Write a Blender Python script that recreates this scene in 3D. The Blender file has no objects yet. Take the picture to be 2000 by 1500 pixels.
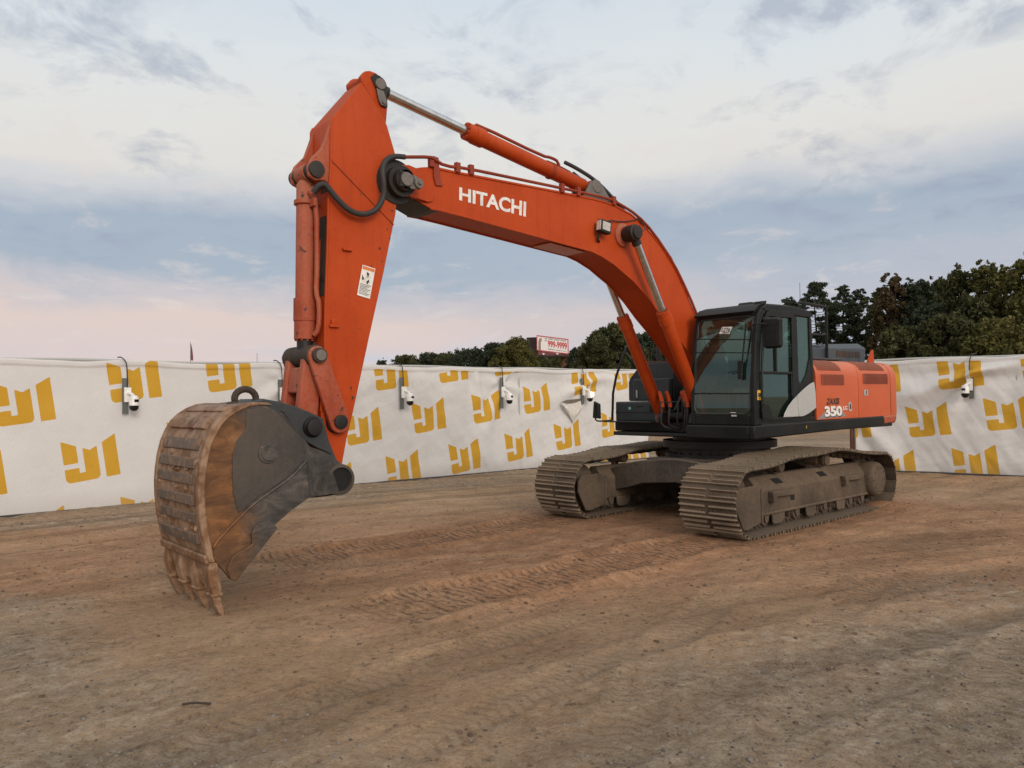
import bpy, bmesh, math, random
import numpy as np
from mathutils import Vector, Matrix, noise as mnoise

random.seed(7)
RNG = np.random.default_rng(7)
scene = bpy.context.scene
COL = scene.collection
R = math.radians


# ------------------------------------------------------------------ helpers
def srgb(r, g, b):
    f = lambda c: (c / 255 / 12.92) if c / 255 <= 0.04045 else ((c / 255 + 0.055) / 1.055) ** 2.4
    return (f(r), f(g), f(b), 1.0)


class MB:
    """collects shapes into one mesh"""
    def __init__(self):
        self.v, self.f, self.m = [], [], []
        self.slot = 0

    def add(self, verts, faces):
        o = len(self.v)
        self.v += [tuple(p) for p in verts]
        for f in faces:
            self.f.append(tuple(i + o for i in f))
            self.m.append(self.slot)
        return self

    def box(self, x0, x1, y0, y1, z0, z1):
        v = [(x, y, z) for x in (x0, x1) for y in (y0, y1) for z in (z0, z1)]
        return self.add(v, [(0, 1, 3, 2), (4, 6, 7, 5), (0, 4, 5, 1), (2, 3, 7, 6), (0, 2, 6, 4), (1, 5, 7, 3)])

    def obox(self, c, ax, ay, az, sx, sy, sz):
        c, ax, ay, az = Vector(c), Vector(ax).normalized(), Vector(ay).normalized(), Vector(az).normalized()
        v = [c + ax * i * sx / 2 + ay * j * sy / 2 + az * k * sz / 2 for i in (-1, 1) for j in (-1, 1) for k in (-1, 1)]
        return self.add(v, [(0, 1, 3, 2), (4, 6, 7, 5), (0, 4, 5, 1), (2, 3, 7, 6), (0, 2, 6, 4), (1, 5, 7, 3)])

    def ring_loft(self, rings, cap=True, closed=True):
        n = len(rings[0])
        v = [p for r in rings for p in r]
        f = []
        for i in range(len(rings) - 1):
            for j in range(n if closed else n - 1):
                k = (j + 1) % n
                f.append((i * n + j, i * n + k, (i + 1) * n + k, (i + 1) * n + j))
        if cap:
            f.append(tuple(range(n - 1, -1, -1)))
            f.append(tuple((len(rings) - 1) * n + j for j in range(n)))
        return self.add(v, f)

    def prism_y(self, pts, y0, y1):
        return self.ring_loft([[(x, y0, z) for x, z in pts], [(x, y1, z) for x, z in pts]])

    def prism_x(self, pts, x0, x1):
        return self.ring_loft([[(x0, y, z) for y, z in pts], [(x1, y, z) for y, z in pts]])

    def prism_z(self, pts, z0, z1):
        return self.ring_loft([[(x, y, z0) for x, y in pts], [(x, y, z1) for x, y in pts]])

    def cyl(self, p0, p1, r0, r1=None, n=20):
        p0, p1 = Vector(p0), Vector(p1)
        r1 = r0 if r1 is None else r1
        d = (p1 - p0).normalized()
        a = d.orthogonal().normalized()
        b = d.cross(a)
        rg = lambda p, r: [p + (a * math.cos(2 * math.pi * i / n) + b * math.sin(2 * math.pi * i / n)) * r for i in range(n)]
        return self.ring_loft([rg(p0, r0), rg(p1, r1)])

    def lathe(self, p0, d, prof, n=20):
        """prof: (distance along d, radius)"""
        p0, d = Vector(p0), Vector(d).normalized()
        a = d.orthogonal().normalized()
        b = d.cross(a)
        return self.ring_loft([[p0 + d * t + (a * math.cos(2 * math.pi * i / n) + b * math.sin(2 * math.pi * i / n)) * max(r, 1e-4) for i in range(n)] for t, r in prof])

    def tube(self, pts, r, n=8, smooth=0):
        pts = [Vector(p) for p in pts]
        for _ in range(smooth):
            q = [pts[0]]
            for a, b in zip(pts, pts[1:]):
                q += [a * .75 + b * .25, a * .25 + b * .75]
            q.append(pts[-1])
            pts = q
        rings, prev = [], None
        for i, p in enumerate(pts):
            t = (pts[min(i + 1, len(pts) - 1)] - pts[max(i - 1, 0)]).normalized()
            a = t.orthogonal().normalized() if prev is None else (prev - t * prev.dot(t)).normalized()
            prev = a
            b = t.cross(a)
            rings.append([p + (a * math.cos(2 * math.pi * k / n) + b * math.sin(2 * math.pi * k / n)) * r for k in range(n)])
        return self.ring_loft(rings)

    def ngon(self, pts):
        return self.add(pts, [tuple(range(len(pts)))])

    def build(self, name, mats, parent=None, bevel=0.0, smooth=35, rotz=None, label=None, seg=2):
        me = bpy.data.meshes.new(name)
        me.from_pydata(self.v, [], self.f)
        mats = mats if isinstance(mats, (list, tuple)) else [mats]
        for m in mats:
            me.materials.append(m)
        if len(mats) > 1:
            me.polygons.foreach_set('material_index', self.m)
        bm = bmesh.new(); bm.from_mesh(me)
        bmesh.ops.recalc_face_normals(bm, faces=bm.faces)
        bm.to_mesh(me); bm.free()
        if smooth:
            me.polygons.foreach_set('use_smooth', [True] * len(me.polygons))
            me.set_sharp_from_angle(angle=R(smooth))
        o = bpy.data.objects.new(name, me)
        COL.objects.link(o)
        if parent is not None:
            o.parent = parent
        if rotz is not None:
            o.rotation_euler.z = rotz
        if bevel:
            b = o.modifiers.new('edge', 'BEVEL'); b.width = bevel; b.segments = seg; b.limit_method = 'ANGLE'; b.angle_limit = R(32)
            b.harden_normals = False
        if label:
            o['label'] = label
        return o


def empty(name, loc=(0, 0, 0), rz=0):
    o = bpy.data.objects.new(name, None); COL.objects.link(o)
    o.location = loc; o.rotation_euler.z = rz; o.empty_display_size = .2
    return o


def tag(o, label=None, cat=None, group=None, kind=None):
    if label: o['label'] = label
    if cat: o['category'] = cat
    if group: o['group'] = group
    if kind: o['kind'] = kind
    return o


def text_geo(txt, quad, bold=0.0, depth=None):
    """letter outlines mapped on the four corners quad = (UL, UR, LL, LR)"""
    cu = bpy.data.curves.new('t', 'FONT'); cu.body = txt; cu.size = 1; cu.offset = bold; cu.resolution_u = 4
    ob = bpy.data.objects.new('t', cu); COL.objects.link(ob)
    dg = bpy.context.evaluated_depsgraph_get(); dg.update()
    me = bpy.data.meshes.new_from_object(ob.evaluated_get(dg))
    bpy.data.objects.remove(ob); bpy.data.curves.remove(cu)
    v = [p.co.copy() for p in me.vertices]
    f = [tuple(p.vertices) for p in me.polygons]
    bpy.data.meshes.remove(me)
    x0, x1 = min(p.x for p in v), max(p.x for p in v)
    y0, y1 = min(p.y for p in v), max(p.y for p in v)
    UL, UR, LL, LR = [Vector(q) for q in quad]
    out = []
    for p in v:
        a, b = (p.x - x0) / (x1 - x0), (p.y - y0) / (y1 - y0)
        out.append((LL * (1 - a) + LR * a) * (1 - b) + (UL * (1 - a) + UR * a) * b)
    return out, f


# ------------------------------------------------------------------ materials
def nodes(name):
    m = bpy.data.materials.new(name); m.use_nodes = True
    nt = m.node_tree
    return m, nt, nt.nodes, nt.links, nt.nodes['Principled BSDF']


def noise_node(nt, scale, detail=6, rough=.6, vec=None, dist=0):
    n = nt.nodes.new('ShaderNodeTexNoise'); n.inputs['Scale'].default_value = scale
    n.inputs['Detail'].default_value = detail; n.inputs['Roughness'].default_value = rough; n.inputs['Distortion'].default_value = dist
    if vec: nt.links.new(vec, n.inputs['Vector'])
    return n


def ramp(nt, fac, stops, interp='LINEAR'):
    r = nt.nodes.new('ShaderNodeValToRGB'); r.color_ramp.interpolation = interp
    els = r.color_ramp.elements
    while len(els) > 1: els.remove(els[-1])
    for i, (p, c) in enumerate(stops):
        e = els[0] if i == 0 else els.new(p)
        e.position = p
        e.color = c if isinstance(c, (tuple, list)) else (c, c, c, 1)
    nt.links.new(fac, r.inputs['Fac'])
    return r


def mixc(nt, fac, a, b, mode='MIX'):
    m = nt.nodes.new('ShaderNodeMix'); m.data_type = 'RGBA'; m.blend_type = mode
    for s, val in ((m.inputs[0], fac), (m.inputs[6], a), (m.inputs[7], b)):
        if isinstance(val, (int, float)): s.default_value = val
        elif isinstance(val, tuple): s.default_value = val
        else: nt.links.new(val, s)
    return m.outputs[2]


def mathn(nt, op, a, b=None, clamp=False):
    m = nt.nodes.new('ShaderNodeMath'); m.operation = op; m.use_clamp = clamp
    for s, val in ((m.inputs[0], a), (m.inputs[1], b)):
        if val is None: continue
        if isinstance(val, (int, float)): s.default_value = val
        else: nt.links.new(val, s)
    return m.outputs[0]


def coords(nt, kind='Object', scale=None):
    t = nt.nodes.new('ShaderNodeTexCoord')
    o = t.outputs[kind]
    if scale:
        mp = nt.nodes.new('ShaderNodeMapping'); mp.inputs['Scale'].default_value = scale
        nt.links.new(o, mp.inputs['Vector']); o = mp.outputs['Vector']
    return o


def bump(nt, h, strength, dist=.01):
    b = nt.nodes.new('ShaderNodeBump'); b.inputs['Strength'].default_value = strength; b.inputs['Distance'].default_value = dist
    nt.links.new(h, b.inputs['Height'])
    return b.outputs['Normal']


def paint(name, col, dust=(.33, .22, .15, 1), dust_amt=.35, up=.5, rough=.45, chips=.0, chip_col=(.05, .03, .025, 1), var=.25, streak=.3, metallic=0, spec=.4):
    """painted or bare metal with soiling, streaks, dust on upward faces and chips"""
    m, nt, N, L, P = nodes(name)
    oc = coords(nt)
    big = noise_node(nt, 1.3, 5, .6, oc)
    fine = noise_node(nt, 26, 4, .65, oc)
    stv = coords(nt, 'Object', (9, 9, .8))
    st = noise_node(nt, 1.6, 4, .6, stv)
    dark = tuple(c * (1 - var) for c in col[:3]) + (1,)
    lite = tuple(min(1, c * (1 + var * .55)) for c in col[:3]) + (1,)
    base = ramp(nt, big.outputs['Fac'], [(.3, dark), (.7, lite)]).outputs['Color']
    geo = N.new('ShaderNodeNewGeometry'); sep = N.new('ShaderNodeSeparateXYZ'); L.new(geo.outputs['Normal'], sep.inputs[0])
    upm = mathn(nt, 'MULTIPLY', mathn(nt, 'MAXIMUM', sep.outputs['Z'], 0.0), up)
    dn = ramp(nt, mathn(nt, 'ADD', mathn(nt, 'MULTIPLY', big.outputs['Fac'], .5), mathn(nt, 'MULTIPLY', fine.outputs['Fac'], .5)), [(.42, 0.0), (.68, 1.0)]).outputs['Color']
    dfac = mathn(nt, 'ADD', mathn(nt, 'MULTIPLY', dn, dust_amt), upm, True)
    sfac = mathn(nt, 'MULTIPLY', ramp(nt, st.outputs['Fac'], [(.5, 0.0), (.75, 1.0)]).outputs['Color'], streak * .5)
    c = mixc(nt, dfac, base, dust)
    c = mixc(nt, sfac, c, tuple(x * .45 for x in col[:3]) + (1,))
    if chips > 0:
        cn = noise_node(nt, 11, 7, .72, oc)
        cf = ramp(nt, cn.outputs['Fac'], [(.70 - chips * .2, 0.0), (.725 - chips * .2, 1.0)]).outputs['Color']
        c = mixc(nt, cf, c, chip_col)
    L.new(c, P.inputs['Base Color'])
    L.new(mathn(nt, 'ADD', mathn(nt, 'MULTIPLY', dfac, .4), rough, True), P.inputs['Roughness'])
    P.inputs['Metallic'].default_value = metallic
    P.inputs['Specular IOR Level'].default_value = spec
    L.new(bump(nt, fine.outputs['Fac'], .12, .004), P.inputs['Normal'])
    return m


def plain(name, col, rough=.5, metallic=0, emit=None, estr=0):
    m, nt, N, L, P = nodes(name)
    n = noise_node(nt, 14, 4, .6, coords(nt))
    c = ramp(nt, n.outputs['Fac'], [(.3, tuple(x * .8 for x in col[:3]) + (1,)), (.7, tuple(min(1, x * 1.1) for x in col[:3]) + (1,))])
    L.new(c.outputs['Color'], P.inputs['Base Color'])
    P.inputs['Roughness'].default_value = rough; P.inputs['Metallic'].default_value = metallic
    if emit:
        P.inputs['Emission Color'].default_value = emit; P.inputs['Emission Strength'].default_value = estr
    return m


OR = (.47, .056, .0065, 1)
M = {}
M['orange'] = paint('orange paint', OR, dust=(.42, .10, .04, 1), dust_amt=.34, up=.5, rough=.48, chips=.10, var=.17, streak=.42, spec=.18)
M['orange_worn'] = paint('worn orange paint', (.40, .062, .02, 1), dust=(.33, .18, .12, 1), dust_amt=.6, up=.5, rough=.6, chips=.42, var=.3, streak=.7)
M['orange_faded'] = paint('faded orange paint', (.53, .085, .018, 1), dust=(.60, .24, .14, 1), dust_amt=.2, up=.6, rough=.36, chips=.0, var=.1, streak=.15)
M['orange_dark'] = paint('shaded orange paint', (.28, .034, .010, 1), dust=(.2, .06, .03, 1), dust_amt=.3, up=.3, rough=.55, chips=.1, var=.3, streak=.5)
M['black'] = paint('black frame paint', (.0105, .0125, .0125, 1), dust=(.062, .056, .048, 1), dust_amt=.2, up=.4, rough=.45, spec=.18, var=.3, streak=.3)
M['grey'] = paint('dark grey panel', (.022, .028, .031, 1), dust=(.13, .12, .11, 1), dust_amt=.2, up=.3, rough=.5, var=.2, streak=.2)
M['hood'] = paint('blue grey hood', (.045, .06, .075, 1), dust=(.13, .13, .13, 1), dust_amt=.2, up=.3, rough=.5, var=.2, streak=.2)
M['grease'] = paint('greasy metal', (.014, .012, .011, 1), dust=(.06, .045, .035, 1), dust_amt=.45, up=.1, rough=.5, var=.4, streak=.4)
M['grease_brown'] = paint('brown grease', (.035, .024, .018, 1), dust=(.11, .075, .05, 1), dust_amt=.7, up=.1, rough=.7, var=.4, chips=.3, chip_col=(.22, .05, .02, 1))
M['pin'] = paint('steel pin', (.20, .185, .17, 1), dust=(.1, .07, .05, 1), dust_amt=.55, up=.1, rough=.5, var=.3, metallic=.3, streak=.4)
M['chrome'] = plain('chromed rod', (.62, .62, .62, 1), .16, 1.0)
M['hose'] = plain('rubber hose', (.03, .027, .026, 1), .65)
M['track'] = paint('dusty track steel with valley shade', (.066, .050, .036, 1), dust=(.20, .145, .098, 1), dust_amt=.6, up=.45, rough=.75, var=.35, streak=.3, chips=.08)
M['rib'] = paint('worn track ribs', (.195, .148, .104, 1), dust=(.31, .23, .155, 1), dust_amt=.6, up=.35, rough=.7, var=.35, streak=.2)  # worn ribs lighter, plates darker to paint shade in the valleys between
M['frame'] = paint('muddy track frame', (.09, .067, .048, 1), dust=(.185, .133, .09, 1), dust_amt=.7, up=.5, rough=.82, var=.35, streak=.4, chips=.05)
M['xframe'] = paint('dusty dark frame', (.055, .045, .037, 1), dust=(.2, .15, .11, 1), dust_amt=.45, up=.75, rough=.8, var=.35, streak=.6)
M['dark'] = plain('black parts and hole shade', (.008, .008, .008, 1), .9)  # black of wipers and seals; also paints the shade in access holes
M['white'] = plain('white vinyl', (.78, .77, .74, 1), .5)
M['silver'] = paint('silver grey panel', (.44, .45, .44, 1), dust=(.3, .27, .24, 1), dust_amt=.3, up=.2, rough=.4, var=.12, streak=.3)
M['decal_dark'] = plain('dark vinyl', (.03, .025, .022, 1), .5)
M['decal_grey'] = plain('grey vinyl', (.26, .22, .22, 1), .5)
M['decal_orange'] = plain('orange vinyl', (.7, .2, .05, 1), .5)
M['yellow'] = plain('yellow vinyl', (.7, .40, .03, 1), .5)
M['teal'] = plain('teal vinyl', (.2, .5, .47, 1), .5)
M['seat'] = plain('grey seat fabric', (.10, .105, .10, 1), .9)
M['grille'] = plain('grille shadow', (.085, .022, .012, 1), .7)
M['grille_bar'] = paint('grille bars', (.33, .07, .035, 1), dust_amt=.2, rough=.5)
M['cam_white'] = plain('white camera plastic', (.80, .80, .78, 1), .4)
M['cam_black'] = plain('black camera dome', (.010, .010, .011, 1), .12)
M['board'] = paint('weathered grey board', (.13, .145, .14, 1), dust=(.2, .18, .16, 1), dust_amt=.4, rough=.8, var=.3)
M['lamp'] = plain('lit lamp', (1, .85, .6, 1), .4, 0, (1, .80, .48, 1), 14.0)
M['lens'] = plain('lamp lens', (.55, .52, .47, 1), .15)
M['rust'] = paint('rusty post', (.13, .055, .032, 1), dust=(.2, .12, .08, 1), dust_amt=.4, rough=.85, var=.3)
M['mirror'] = plain('mirror glass', (.5, .52, .53, 1), .05, 1)


def bucket_mat(name, shell):
    m, nt, N, L, P = nodes(name)
    oc = coords(nt)
    big = noise_node(nt, 2.2, 7, .65, oc); fine = noise_node(nt, 30, 5, .7, oc); mid = noise_node(nt, 7, 6, .65, oc, .6)
    rust = ramp(nt, big.outputs['Fac'], [(.28, (.09, .036, .012, 1)), (.5, (.155, .064, .018, 1)), (.72, (.23, .115, .048, 1))]).outputs['Color']
    if shell:
        clay = ramp(nt, mid.outputs['Fac'], [(.35, (.17, .095, .052, 1)), (.65, (.34, .215, .135, 1))]).outputs['Color']
        c = mixc(nt, ramp(nt, mid.outputs['Fac'], [(.36, 0.05), (.56, .9)]).outputs['Color'], rust, clay)
    else:
        grey = ramp(nt, mid.outputs['Fac'], [(.3, (.030, .027, .024, 1)), (.55, (.066, .060, .054, 1)), (.72, (.13, .088, .055, 1))]).outputs['Color']
        sep = N.new('ShaderNodeSeparateXYZ'); L.new(oc, sep.inputs[0])
        w = mathn(nt, 'ADD', sep.outputs['X'], mathn(nt, 'MULTIPLY', mathn(nt, 'SUBTRACT', big.outputs['Fac'], .5), .6))
        f = ramp(nt, mathn(nt, 'MULTIPLY', mathn(nt, 'SUBTRACT', w, 7.0), .5), [(.50, 0.0), (.62, 1.0)]).outputs['Color']
        lowf = ramp(nt, mathn(nt, 'ADD', sep.outputs['Z'], mathn(nt, 'MULTIPLY', mathn(nt, 'SUBTRACT', mid.outputs['Fac'], .5), .7)), [(.35, .55), (.75, .0)]).outputs['Color']
        c = mixc(nt, lowf, mixc(nt, f, grey, rust), (.075, .046, .026, 1))
        smv = noise_node(nt, 3.5, 8, .7, coords(nt, 'Object', (1, 1, 2.2)), 1.2)
        c = mixc(nt, 1.0, c, ramp(nt, smv.outputs['Fac'], [(.30, .42), (.5, .95), (.70, 1.6)]).outputs['Color'], 'MULTIPLY')
    sp = ramp(nt, fine.outputs['Fac'], [(.62, 0.0), (.7, .7)]).outputs['Color']
    c = mixc(nt, sp, c, (.03, .022, .018, 1) if shell else (.17, .11, .075, 1))
    L.new(c, P.inputs['Base Color'])
    P.inputs['Roughness'].default_value = .7 if shell else .58
    P.inputs['Metallic'].default_value = 0.05
    L.new(bump(nt, mid.outputs['Fac'], .35, .012), P.inputs['Normal'])
    return m


M['bucket_shell'] = bucket_mat('clay caked rust', True)
M['bucket_side'] = bucket_mat('worn bucket side', False)
M['bucket_grey'] = paint('polished grey steel', (.060, .057, .052, 1), dust=(.15, .095, .06, 1), dust_amt=.5, up=.3, chips=.25, chip_col=(.12, .06, .03, 1), rough=.55, var=.35, streak=.3, metallic=.1)
M['ear'] = paint('grey bucket bracket', (.040, .046, .050, 1), dust=(.10, .085, .075, 1), dust_amt=.4, up=.3, rough=.55, var=.35, chips=.1)
M['strap'] = paint('wear strap steel', (.075, .066, .058, 1), dust=(.24, .145, .09, 1), dust_amt=.75, up=.3, rough=.6, var=.3, chips=.85, chip_col=(.22, .13, .08, 1))


def glass(name, tint, mixf):
    m, nt, N, L, P = nodes(name)
    N.remove(P)
    out = N['Material Output']
    tr = N.new('ShaderNodeBsdfTransparent'); tr.inputs['Color'].default_value = tint
    gl = N.new('ShaderNodeBsdfGlossy'); gl.inputs['Roughness'].default_value = .02; gl.inputs['Color'].default_value = (.78, .98, .90, 1)
    df = N.new('ShaderNodeBsdfDiffuse')
    sm = noise_node(nt, 2.5, 5, .6, coords(nt))
    L.new(ramp(nt, sm.outputs['Fac'], [(.3, (.035, .055, .046, 1)), (.7, (.11, .15, .13, 1))]).outputs['Color'], df.inputs['Color'])
    lw = N.new('ShaderNodeLayerWeight'); lw.inputs['Blend'].default_value = .5
    refl = mathn(nt, 'ADD', mathn(nt, 'MULTIPLY', mathn(nt, 'POWER', lw.outputs['Facing'], 4.0), .75), .085, True)
    a = N.new('ShaderNodeMixShader'); a.inputs[0].default_value = mixf
    L.new(tr.outputs[0], a.inputs[1]); L.new(df.outputs[0], a.inputs[2])
    b = N.new('ShaderNodeMixShader')
    L.new(refl, b.inputs[0]); L.new(a.outputs[0], b.inputs[1]); L.new(gl.outputs[0], b.inputs[2])
    L.new(b.outputs[0], out.inputs['Surface'])
    return m


M['glass'] = glass('tinted cab glass', (.50, .66, .57, 1), .13)
M['glass_deep'] = glass('deep tinted glass', (.16, .23, .20, 1), .25)
M['glass_dark'] = glass('dark cab glass', (.42, .53, .48, 1), .08)


def leaf_mat(name, cols):
    m, nt, N, L, P = nodes(name)
    geo = N.new('ShaderNodeNewGeometry')
    n = noise_node(nt, .35, 3, .6, coords(nt))
    mx = mathn(nt, 'ADD', mathn(nt, 'MULTIPLY', geo.outputs['Random Per Island'], .55), mathn(nt, 'MULTIPLY', n.outputs['Fac'], .5))
    c = ramp(nt, mx, [(.2, cols[0]), (.5, cols[1]), (.8, cols[2])]).outputs['Color']
    L.new(c, P.inputs['Base Color']); P.inputs['Roughness'].default_value = .75; P.inputs['Specular IOR Level'].default_value = .15
    tl = N.new('ShaderNodeBsdfTranslucent'); L.new(c, tl.inputs['Color'])
    ms = N.new('ShaderNodeMixShader'); ms.inputs[0].default_value = .25
    L.new(P.outputs[0], ms.inputs[1]); L.new(tl.outputs[0], ms.inputs[2]); L.new(ms.outputs[0], N['Material Output'].inputs['Surface'])
    return m


M['pine'] = leaf_mat('pine needles', [(.022, .031, .019, 1), (.046, .060, .036, 1), (.080, .092, .054, 1)])
M['oak'] = leaf_mat('dark leaves', [(.033, .039, .018, 1), (.067, .074, .031, 1), (.115, .115, .048, 1)])
M['olive'] = leaf_mat('yellowing leaves', [(.048, .052, .018, 1), (.096, .095, .030, 1), (.17, .152, .050, 1)])
M['autumn'] = leaf_mat('browning leaves', [(.045, .034, .016, 1), (.085, .062, .030, 1), (.13, .095, .046, 1)])
M['bark'] = plain('bark', (.05, .036, .028, 1), .9)

# ------------------------------------------------------------------ camera
FPX = 1544.4
cam = bpy.data.cameras.new('camera'); cam.sensor_width = 36; cam.lens = FPX / 2000 * 36; cam.clip_end = 3000; cam.clip_start = .05
co = bpy.data.objects.new('camera', cam); COL.objects.link(co)
pitch, roll = R(1.097), R(-.828)
D = Vector((0, math.cos(pitch), math.sin(pitch))); V = Vector((0, -math.sin(pitch), math.cos(pitch))); X = Vector((1, 0, 0))
RT = X * math.cos(roll) + V * math.sin(roll); UP = -X * math.sin(roll) + V * math.cos(roll)
mw = Matrix((RT, UP, -D)).transposed().to_4x4(); mw.translation = (0, 0, 1.859)
co.matrix_world = mw
scene.camera = co

# machine frame: +x forward, +y the machine's left side
MO = Vector((3.3594, 12.896, 0))
AU = math.atan2(-.65424205, -.75628522)
AS = math.atan2(-.67251799, -.74008077)
RS = AS - AU
FS, LS = Vector((math.cos(AS), math.sin(AS), 0)), Vector((-math.sin(AS), math.cos(AS), 0))

# ------------------------------------------------------------------ excavator
EX = empty('excavator', MO, AU)
tag(EX, 'large orange tracked excavator with black cab and raised boom parked on red clay', 'excavator')


def mirror_y(fn, *a):
    for s in (1, -1): fn(s, *a)


# ---- undercarriage
HW, SW = 1.385, .852
u = MB()
u.prism_z([(-1.1, -.62), (1.1, -.62), (1.1, .62), (-1.1, .62)], .56, .90)
for sx in (1, -1):
    top = [(-1.32, .69), (-.9, .81), (-.64, .86), (0, .91), (.64, .86), (.9, .81), (1.32, .69)]
    bot = [(1.32, .32), (.9, .42), (.64, .50), (0, .55), (-.64, .50), (-.9, .42), (-1.32, .32)]
    u.prism_x(top + bot, sx * .62 if sx > 0 else -1.22, 1.22 if sx > 0 else -.62)
under = u.build('undercarriage_frame', M['xframe'], EX, .012, rotz=RS)
t = MB(); t.lathe((0, 0, .89), (0, 0, 1), [(0, .86), (.06, .86), (.06, .80), (.16, .80), (.16, .90), (.27, .90), (.27, .74), (.37, .74)], 48)
for i in range(30):
    a = i / 30 * 2 * math.pi
    t.cyl((.83 * math.cos(a), .83 * math.sin(a), .95), (.83 * math.cos(a), .83 * math.sin(a), .985), .022, n=6)
t.build('slewing_ring', M['grease'], EX)


def track_path():
    P = []
    xi, zi, ri = 1.99, .470, .440
    for i in range(0, 21):      # front arc, bottom to top
        a = -math.pi / 2 + math.pi * i / 20 * .97
        P.append((xi + ri * math.cos(a), zi + ri * math.sin(a)))
    P += [(1.70, .885), (1.40, .918), (1.15, .955), (.98, .99), (.85, 1.0), (.6, .985), (.3, .985), (.05, 1.0), (-.25, 1.028), (-.45, 1.034), (-.62, 1.02), (-.95, .975), (-1.3, .925), (-1.6, .895), (-1.85, .885)]
    xs, zs, rs = -2.0, .462, .425
    for i in range(0, 21):
        a = math.pi / 2 + math.pi * i / 20
        P.append((xs + rs * math.cos(a), zs + rs * math.sin(a)))
    P += [(x, .030) for x in np.linspace(-1.8, 1.9, 20)]
    P[len(P) - 20 - 21:len(P) - 20]
    # smooth, then equal steps
    A = np.array(P)
    for _ in range(2):
        B = np.roll(A, 1, 0); Cc = np.roll(A, -1, 0)
        A = A * .6 + B * .2 + Cc * .2
    A[:, 1] = np.maximum(A[:, 1], .030)
    seg = np.linalg.norm(np.roll(A, -1, 0) - A, axis=1); cum = np.concatenate([[0], np.cumsum(seg)])
    n = 50
    step = cum[-1] / n
    A2 = np.vstack([A, A[:1]])
    out = []
    for k in range(n):
        d = k * step
        p = np.array([np.interp(d, cum, A2[:, j]) for j in (0, 1)])
        q0 = np.array([np.interp((d - step * .4) % cum[-1], cum, A2[:, j]) for j in (0, 1)])
        q1 = np.array([np.interp((d + step * .4) % cum[-1], cum, A2[:, j]) for j in (0, 1)])
        tt = (q1 - q0) / np.linalg.norm(q1 - q0)
        out.append((p, tt))
    return out, step


PATH, STEP = track_path()
sh = MB()
hp = STEP / 2
# shoe local frame: x along the run, z outward
plate = [(-hp - .010, -.006), (-hp - .010, .003), (hp + .004, .000), (hp + .006, -.010), (-hp + .01, -.012)]
ribs = [[(-hp - .012, .0), (-hp - .010, .034), (-hp + .002, .035), (-hp + .010, .0025)], [(-.042, .002), (-.032, .034), (-.020, .034), (-.010, .002)], [(hp - .062, .001), (hp - .052, .034), (hp - .040, .034), (hp - .030, .001)]]
hs = SW / 2
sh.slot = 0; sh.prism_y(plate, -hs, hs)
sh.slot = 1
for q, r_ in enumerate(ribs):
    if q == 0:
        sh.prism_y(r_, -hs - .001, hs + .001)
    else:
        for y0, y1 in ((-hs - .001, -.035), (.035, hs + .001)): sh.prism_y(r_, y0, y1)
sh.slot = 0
for y in (-.12, -.06, .06, .12):
    sh.cyl((.03, y, .003), (.03, y, .016), .014, n=6)
for y in (-.085, .085):    # chain links on the inner face
    sh.prism_y([(-hp - .03, -.012), (-hp + .02, -.085), (hp - .05, -.095), (hp + .04, -.06), (hp - .02, -.013)], y - .022, y + .022)
    sh.cyl((hp - .02, y - .045, -.055), (hp - .02, y + .045, -.055), .035, n=10)
shoe_me = None
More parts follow.
